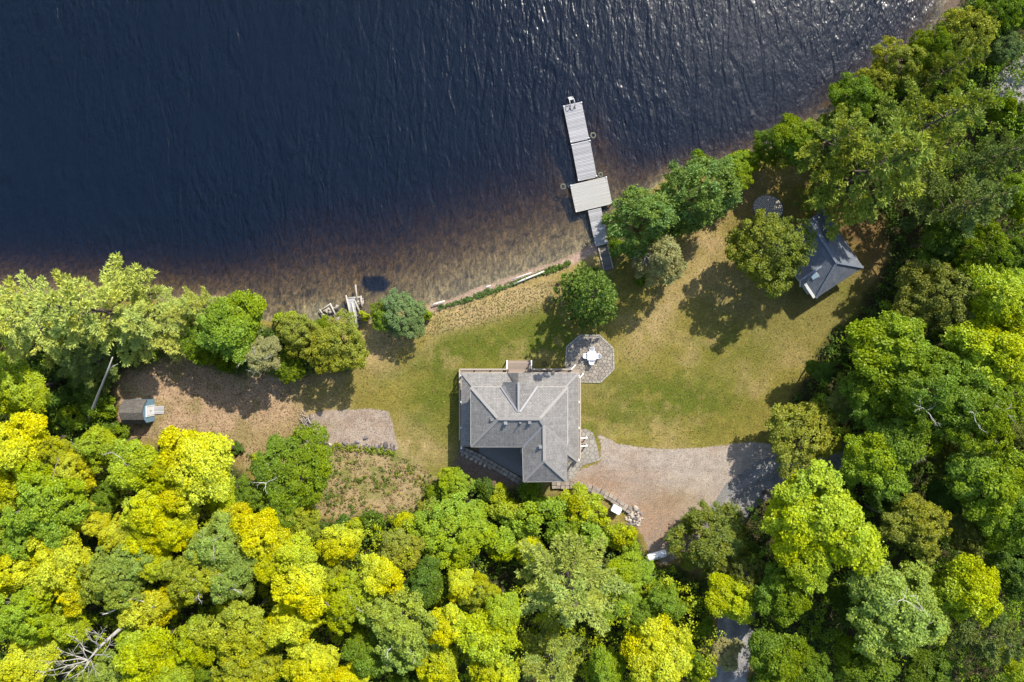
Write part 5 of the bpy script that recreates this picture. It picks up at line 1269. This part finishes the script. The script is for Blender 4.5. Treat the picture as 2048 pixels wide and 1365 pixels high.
RR = [('maple', 1590, 1020, 76, 12, 'YG', "bright yellow-green maple where the lane leaves the parking area"), ('maple', 1655, 1045, 112, 14, 'YG', "largest yellow-green maple right of the lane"), ('maple', 1606, 1110, 72, 12, 'YG', "yellow-green maple lower left of the largest one"),
      ('maple', 1565, 1185, 62, 10, 'G', "dark green tree below the yellow-green maples by the lane"), ('maple', 1552, 1310, 66, 11, 'G', "green crown right of the lane at the bottom"), ('maple', 1612, 1345, 46, 10, 'G', "green crown at the bottom edge, second right of the lane"),
      ('airy', 1818, 1052, 70, 12, 'OL', "olive crown above the pale aspen-like tree"), ('airy', 1928, 1062, 44, 9, 'DOL', "dull dark crown right of the olive one"), ('airy', 1800, 1212, 108, 14, 'PG', "wide pale grey-green tree with silvery limbs, lower right"),
      ('maple', 1925, 1170, 76, 13, 'YG', "yellow-green maple right of the wide pale grey-green tree"), ('maple', 2010, 1035, 64, 12, 'LG', "light green crown at the right photo edge, below the bumpy one"), ('maple', 2015, 1140, 58, 9, 'DG', "dark crown at the right photo edge beside the yellow-green maple"),
      ('maple', 1725, 1330, 66, 10, 'G', "green crown at the bottom edge under the pale tree"), ('pine', 1990, 1275, 74, 12, 'PD', "dull grey-green pine in the lower right"), ('maple', 1850, 1345, 56, 8, 'DG', "dark crown at the bottom edge, lower right"), ('maple', 2035, 1335, 42, 10, 'YG', "yellow-green crown in the lower right corner"),
      ('maple', 1695, 1200, 44, 8, 'DG', "dark crown between the lane maples and the pale tree"), ('bushy', 1607, 868, 80, 7, 'OL', "rounded pale olive tree beside the parking area's right end"), ('maple', 1735, 785, 60, 10, 'G', "green crown at the lawn edge above the rounded olive tree"),
      ('airy', 1690, 800, 44, 7, 'DOL', "dull olive crown at the lawn edge right of the rounded olive tree"), ('airy', 1845, 790, 92, 14, 'G', "wide airy dark green tree with grey limbs, left half of a pair"), ('airy', 1955, 815, 92, 14, 'G', "wide airy dark green tree with grey limbs, right half of a pair"),
      ('maple', 1795, 885, 72, 11, 'G', "green crown below the wide airy pair"), ('maple', 1745, 920, 72, 11, 'LG', "bright green clumped crown above the lane maples"), ('maple', 1975, 962, 88, 13, 'LG', "bumpy light green crown at the right edge"),
      ('airy', 1880, 912, 34, 8, 'DOL', "small dull brown-green crown in the dark gap right of the clumped one"), ('maple', 1785, 985, 52, 7, 'DG', "dark low crown in the shade above the olive crown"), ('maple', 1885, 995, 50, 7, 'DG', "dark low crown left of the light green edge crowns"), ('airy', 2032, 885, 42, 9, 'DOL', "dull crown at the right photo edge below the airy pair"),
      ('maple', 1772, 702, 90, 12, 'LG', "bright green maple at the right lawn edge"), ('bushy', 1862, 595, 80, 11, 'DOL', "olive round tree right of the cabin lawn"), ('airy', 1852, 545, 38, 8, 'G', "green crown on top of the olive round tree"), ('maple', 1985, 605, 82, 13, 'YG', "yellow-green maple at the right edge, upper of two"),
      ('maple', 1980, 700, 88, 13, 'YG', "yellow-green maple at the right edge, lower of two"), ('cedar', 1882, 682, 36, 7, 'BG', "blue-green conifer between the right-edge maples and lawn maple"), ('bushy', 1950, 505, 66, 11, 'G', "green crown below the dark pine at the right"), ('maple', 2032, 520, 50, 10, 'DG', "dark crown at the right photo edge below the pines"),
      ('maple', 1640, 740, 30, 5, 'DG', "dark low tree at the lawn edge left of the bright green maple"), ('maple', 1900, 745, 40, 9, 'LG', "light green crown between the maples and the airy pair")]
for t in RR: tree(t[0], t[1], t[2], t[3] * 1.07, *t[4:], g, bare={"wide pale grey-green tree with silvery limbs, lower right": 4, "wide airy dark green tree with grey limbs, left half of a pair": 1, "wide airy dark green tree with grey limbs, right half of a pair": 2}.get(t[6]))
g = "pines and trees in the upper right"
for t in [('pine', 1775, 325, 128, 17, 'PY', "huge pine with drooping boughs above the cabin"), ('pine', 1890, 235, 105, 18, 'PY', "yellowish tall pine behind the huge one, nearer the top"), ('pine', 1680, 270, 84, 13, 'PY', "olive pine at the lake side of the huge pine"),
          ('pine', 1950, 405, 92, 15, 'PD', "dark pine right of the huge pine"), ('pine', 1640, 395, 36, 7, 'PY', "small pine bough tree reaching towards the cabin roof"), ('maple', 1585, 278, 56, 8, 'G', "green broadleaf tree on the shore above the cobbled circle"),
          ('maple', 1712, 198, 52, 9, 'G', "green broadleaf tree at the water left of the yellowish pine"), ('pine', 2015, 305, 64, 13, 'PD', "dull green pine at the right edge below the sandy track"), ('airy', 2035, 390, 50, 10, 'LG', "light green crown at the right edge beside the dark pine"),
          ('bushy', 1930, 72, 62, 9, 'OL', "olive tree near the top right shore"), ('bushy', 1800, 128, 54, 8, 'OL', "olive tree at the water, first below the bare shoreline"), ('bushy', 1855, 100, 46, 9, 'G', "green tree between two olive ones on the top right shore"), ('pine', 1905, 135, 56, 13, 'PY', "yellowish small pine left of the sandy track"),
          ('bushy', 1985, 28, 52, 9, 'G', "green tree at the top photo edge"), ('bushy', 2035, 25, 44, 8, 'G', "green tree in the top right corner"), ('airy', 2005, 95, 38, 7, 'BG', "grey-green tree above the sandy track"), ('shrub', 1995, 122, 26, 3, 'G', "green shrub at the near side of the sandy track"), ('shrub', 2002, 222, 30, 4, 'LG', "bright shrub at the lower end of the sandy track"),
          ('bushy', 1752, 168, 44, 7, 'OL', "olive tree at the water between two green ones"), ('shrub', 2030, 255, 34, 4, 'DG', "dark shrub at the right edge under the sandy track"), ('maple', 1880, 480, 50, 9, 'DG', "dark crown in the gap below the dark pine")]: tree(*t, g)
g = "trees along the shore right of the dock"
for t in [('shrub', 1402, 326, 32, 3.5, 'G', "bright green shrub over the water above the big shore cedar"), ('cedar', 1396, 388, 80, 9.5, 'SG', "big rounded cedar on the shore, right of two"), ('bushy', 1468, 345, 42, 5, 'LG', "green bush on the right side of the big shore cedar"), ('shrub', 1500, 318, 32, 3.2, 'YG', "yellow-green bush further up the shore from the big cedar"),
          ('bushy', 1540, 292, 36, 5, 'G', "green bush on the shore below the broadleaf tree"), ('cedar', 1285, 442, 74, 9, 'SG', "big rounded cedar next to the dock walkway, left of two"), ('shrub', 1348, 452, 28, 3, 'LG', "green bush in the notch between the two big cedars"), ('shrub', 1236, 497, 26, 2.6, 'G', "low green bush at the shore stairs"),
          ('cedar', 1320, 522, 52, 8.5, 'TN', "pale half-dead cedar with grey bare limbs on its left side"), ('shrub', 1285, 556, 18, 2, 'G', "small green bush under the half-dead cedar"), ('spruce', 1194, 583, 70, 14.5, 'SG', "lone bluish spruce on the lawn above the patio"), ('bushy', 1535, 500, 90, 9, 'CO', "broad olive tree covering the left half of the cabin")]:
    e = tree(*t, g, proto=(0 if 'covering the left half' in t[6] else None))
    if 'half-dead' in t[6] and t[0] == 'cedar':
        sc = e.scale[0]
        for k in range(3):
            bb = link("bare_branch", GREYB[k % 2], e); bb.location = (-.62, .05 + .12 * k, 1.0 + .25 * k); bb.rotation_euler = (0, 0, k * 1.3); bb.scale = (.9 / sc, .9 / sc, 2.6 / t[4])
        e.rotation_euler = (0, 0, .2)
# birches and dead wood
def polyline_tree(name, label, trunk, branches, mat, group=None, cat="tree", r0=.16, thin=99):
    base = Vector(trunk[0]); e = empty(name, base); tag(e, label, cat, group)
    m_ = MB(); n = len(trunk); m_.tube([Vector(p) - base for p in trunk], [r0 * (1 - .75 * i / (n - 1)) for i in range(n)], 8); m_.build("trunk", mat, e)
    for bi, br_ in enumerate(branches):
        m_ = MB(); n = len(br_); m_.tube([Vector(p) - base for p in br_], [r0 * (.3 if bi < thin else .11) * (1 - .8 * i / (n - 1)) for i in range(n)], 5); m_.build("branch", mat, e)
    return e
polyline_tree("birch_tree", "leaning white birch trunk left of the shed", [P(172, 855, .2), P(184, 822, 2.5), P(198, 785, 5), P(213, 748, 7.5), P(225, 715, 9.5)], [[P(213, 748, 7.5), P(222, 735, 8.2), P(236, 728, 8.4)]], M['white_bark'], r0=.2)
polyline_tree("birch_tree", "thin white birch stem in the dark gap right of the cabin", [G(1835, 540, 0), P(1858, 505, 3), P(1860, 470, 5.5), P(1866, 440, 7)], [[P(1860, 480, 5), P(1866, 472, 5.6), P(1868, 468, 6)]], M['white_bark'], r0=.12)
dt = [G(262, 1150, 0), P(256, 1245, 9.0), P(236, 1262, 10), P(214, 1281, 10.6), P(197, 1296, 11.0), P(186, 1310, 11.4), P(177, 1320, 11.6)]
bs = []
def dbr(a, *pts): bs.append([P(a[0], a[1], 11.2)] + [P(x, y, 11.5 + .25 * i) for i, (x, y) in enumerate(pts)])
dbr((177, 1320), (160, 1326), (135, 1332), (110, 1340), (90, 1344)); dbr((177, 1320), (155, 1318), (130, 1322), (102, 1324)); dbr((180, 1316), (172, 1328), (178, 1336)); dbr((180, 1318), (186, 1332), (190, 1342))
dbr((197, 1296), (192, 1284), (200, 1272), (206, 1262)); dbr((188, 1308), (170, 1300), (160, 1285), (150, 1276)); dbr((186, 1310), (205, 1310), (218, 1290), (222, 1278)); dbr((177, 1320), (150, 1312), (128, 1304)); dbr((160, 1326), (140, 1344), (112, 1350)); dbr((200, 1292), (184, 1282), (178, 1270)); dbr((182, 1318), (168, 1340), (160, 1346))
dbr((170, 1322), (150, 1330), (122, 1330)); dbr((214, 1281), (204, 1276), (196, 1268)); dbr((175, 1318), (168, 1306), (166, 1292))
tw = []; n_main = len(bs)
for b0 in bs:
    for i in range(1, len(b0)):
        for _ in range(3):
            p0 = b0[i]; d0 = (b0[i] - b0[i - 1]).normalized(); dd = (d0 + Vector((random.gauss(0, .6), random.gauss(0, .6), random.gauss(0, .2)))).normalized(); L0 = random.uniform(.5, 1.3)
            tw.append([p0, p0 + dd * L0 * .5 + Vector((0, 0, .05)), p0 + dd * L0])
bs += tw
polyline_tree("dead_tree", "bare grey dead tree sprawling over the crowns at lower left", dt, bs, M['pale_bark'], r0=.24, thin=n_main)
lb = [G(235, 1130, 0), P(247, 1207, 9), P(240, 1214, 9.6), P(226, 1222, 10), P(205, 1230, 10.3)]
polyline_tree("dead_tree", "small bare white branch sticking out under the round grey-green crown", lb, [[P(240, 1212, 9.6), P(228, 1208, 10), P(214, 1202, 10.3)], [P(226, 1222, 10), P(214, 1228, 10.2), P(200, 1226, 10.4)], [P(244, 1210, 9.3), P(232, 1200, 10), P(222, 1198, 10.3)]], M['white_bark'], r0=.14)

# ------------------------------------------------------------------ ground cover
def scatter_cover(name, label, polys, n, leaf, zmax, cols, seed, clear=None, rad=(.3, .9), per=26, mat='leaf', dens=None):
    r = np.random.default_rng(seed); pts = []
    for poly, w_ in polys:
        p = np.array(poly); lo = np.maximum(p.min(0), [-60, -60]); hi = np.minimum(p.max(0), [2110, 1430]); q = r.uniform(lo, hi, (n * 6, 2)); q = q[inside(q[:, 0], q[:, 1], poly)][:int(n * w_)]; pts.append(q)
    q = np.concatenate(pts)
    if dens is not None: q = q[r.uniform(0, 1, len(q)) < dens(q[:, 0], q[:, 1])]
    for cp, m_ in (clear or []): q = q[poly_sd(q[:, 0], q[:, 1], cp) < m_]
    d = shore_d(q[:, 0], q[:, 1]); q, d = q[d > .25], d[d > .25]; k = len(q)
    cc = np.stack([(q[:, 0] - 1024) / PPM, (682.5 - q[:, 1]) / PPM, ground_z(d) + r.uniform(.08, zmax, k)], -1)
    cn = r.normal(0, .35, (k, 3)) + np.array([0, 0, 1.])
    Q, v_, h_ = clump_leaves(cc, cn, r.uniform(rad[0], rad[1], k), per, leaf, r, .5, .7)
    o = link(name, quads_mesh(name, Q, v_, h_, M[mat])); o.color = (*cols, 1); tag(o, label, kind='stuff'); return o
road_clear = [(ribbon(ROADC, 26), -2), (PARK, -6)]
scatter_cover("undergrowth", "dark green undergrowth on the floor of the woods", [(W_LOW, 1.0), (W_RIGHT, 1.0), (W_LEFT, .25), (W_SHORE, .12)], 2600, .18, 1.6, (.10, .165, .022), 1, road_clear, (.35, 1.0), 30)
scatter_cover("undergrowth", "lighter green saplings and ferns under the trees", [(W_LOW, 1.0), (W_LEFT, .3)], 1300, .15, 2.2, (.21, .29, .02), 2, road_clear, (.3, .8), 30)
wd = lambda x, y: sstep(.42, .62, fbm(x, y, 30, 77)) * .9 + .08
scatter_cover("undergrowth", "yellow-green lower canopy between the crowns of the lower left woods", [(W_LOW, 1.0)], 3200, .14, 6.5, (.40, .46, .012), 12, road_clear + [([(840, 930), (1300, 930), (1300, 1150), (840, 1150)], 0)], (.35, .9), 36)
scatter_cover("undergrowth", "green lower canopy between the crowns of the right-hand woods", [(W_RIGHT, 1.0)], 2600, .14, 6.5, (.20, .30, .015), 13, road_clear + [([(1500, 340), (1790, 380), (1790, 560), (1500, 640)], 0)], (.35, .9), 36)
scatter_cover("weeds", "green weeds scattered over the rough clearing", [(CLEARING, 1.0)], 760, .1, .3, (.15, .22, .03), 3, None, (.1, .32), 20, dens=wd)
scatter_cover("weeds", "yellow-green weeds scattered over the rough clearing", [(CLEARING, 1.0)], 150, .09, .3, (.36, .36, .03), 4, None, (.08, .25), 16, dens=wd)
scatter_cover("dry_grass", "dry straw-coloured tufts on the rough clearing", [(CLEARING, 1.0)], 900, .085, .12, (.40, .31, .15), 5, None, (.08, .25), 12)
STRIP = [(872, 614), (905, 605), (975, 580), (1035, 560), (1065, 548), (1105, 533), (1140, 521), (1142, 528), (1110, 542), (1060, 558), (1020, 572), (975, 590), (920, 607), (880, 619)]
scatter_cover("beach_weeds", "strip of green weeds between the beach and the lawn", [(STRIP, 1.0)], 520, .1, .3, (.13, .21, .04), 6, None, (.1, .3), 22)
PADW = [(655, 888), (700, 888), (760, 896), (795, 902), (790, 910), (740, 905), (690, 900), (650, 896)]
scatter_cover("weeds", "yellow-green weeds along the bottom edge of the gravel pad", [(PADW, 1.0)], 70, .11, .3, (.27, .33, .03), 7, None, (.1, .3), 20)
scatter_cover("weeds", "low weeds at the edge of the needle-covered ground", [([(330, 885), (430, 870), (540, 925), (500, 950), (430, 920)], 1.0)], 150, .1, .25, (.2, .24, .04), 8, None, (.1, .3), 16, dens=lambda x, y: sstep(.4, .6, fbm(x, y, 40, 13)))
SHB = [(1236, 440), (1300, 392), (1345, 362), (1420, 338), (1500, 322), (1560, 290), (1630, 254), (1700, 208), (1745, 174), (1800, 132), (1860, 86), (1900, 40), (1960, 20), (1900, 110), (1800, 190), (1720, 250), (1600, 300), (1510, 335), (1430, 358), (1350, 385), (1260, 450)]
scatter_cover("shore_scrub", "low green scrub along the bank right of the dock", [(SHB, 1.0)], 420, .15, 1.8, (.15, .22, .02), 14, None, (.3, .8), 34)
# fallen leaves and needles on the ground
def litter_flakes(name, label, poly, n, size, col, seed):
    r = np.random.default_rng(seed); p = np.array(poly); q = r.uniform(p.min(0), p.max(0), (n * 3, 2)); q = q[inside(q[:, 0], q[:, 1], poly)][:n]; k = len(q)
    cc = np.stack([(q[:, 0] - 1024) / PPM, (682.5 - q[:, 1]) / PPM, r.uniform(.03, .06, k)], -1); nr = r.normal(0, .3, (k, 3)) + np.array([0, 0, 1.])
    o = link(name, quads_mesh(name, leaf_quads(cc, nr, size * r.uniform(.6, 1.3, k), r), r.uniform(0, 1, k), r.uniform(0, 1, k), M['leaf'])); o.color = (*col, 1); tag(o, label, kind='stuff')
litter_flakes("fallen_leaves", "reddish fallen leaves and needles on the bare ground by the shed", LITTER, 2600, .1, (.20, .115, .065), 31)
litter_flakes("fallen_leaves", "pale dry leaves strewn on the bare ground by the shed", LITTER, 2200, .09, (.40, .27, .16), 32)
litter_flakes("fallen_leaves", "dark leaf litter on the tan lawn above the beach", [(860, 620), (1000, 585), (1120, 560), (1110, 620), (960, 650), (780, 690), (750, 680)], 1500, .1, (.13, .12, .05), 33)

LAWN = [(700, 680), (870, 625), (1000, 590), (1130, 548), (1240, 560), (1330, 520), (1430, 400), (1520, 330), (1600, 330), (1770, 480), (1700, 610), (1620, 740), (1570, 860), (1400, 892), (1290, 890), (1205, 862), (1165, 850), (1165, 780), (1240, 760), (1235, 680), (1125, 680), (1125, 725), (915, 725), (915, 890), (860, 930), (800, 890), (790, 815), (620, 815), (600, 770)]
litter_flakes("grass_tufts", "straw-coloured dry grass tufts all over the lawn", LAWN, 5000, .09, (.30, .23, .075), 34)
litter_flakes("grass_tufts", "green grass tufts all over the lawn", LAWN, 3500, .1, (.10, .125, .014), 35)
litter_flakes("loose_stones", "pale loose stones on the gravel parking area", PARK, 2200, .055, (.46, .39, .33), 36)
litter_flakes("loose_stones", "dark loose stones and leaves on the gravel parking area", PARK, 1800, .055, (.16, .12, .085), 37)
litter_flakes("loose_stones", "pale and pink loose stones on the gravel pad", PAD, 900, .06, (.42, .35, .28), 38)
litter_flakes("loose_stones", "dark twigs and chips on the gravel pad", PAD, 700, .06, (.14, .10, .075), 39)
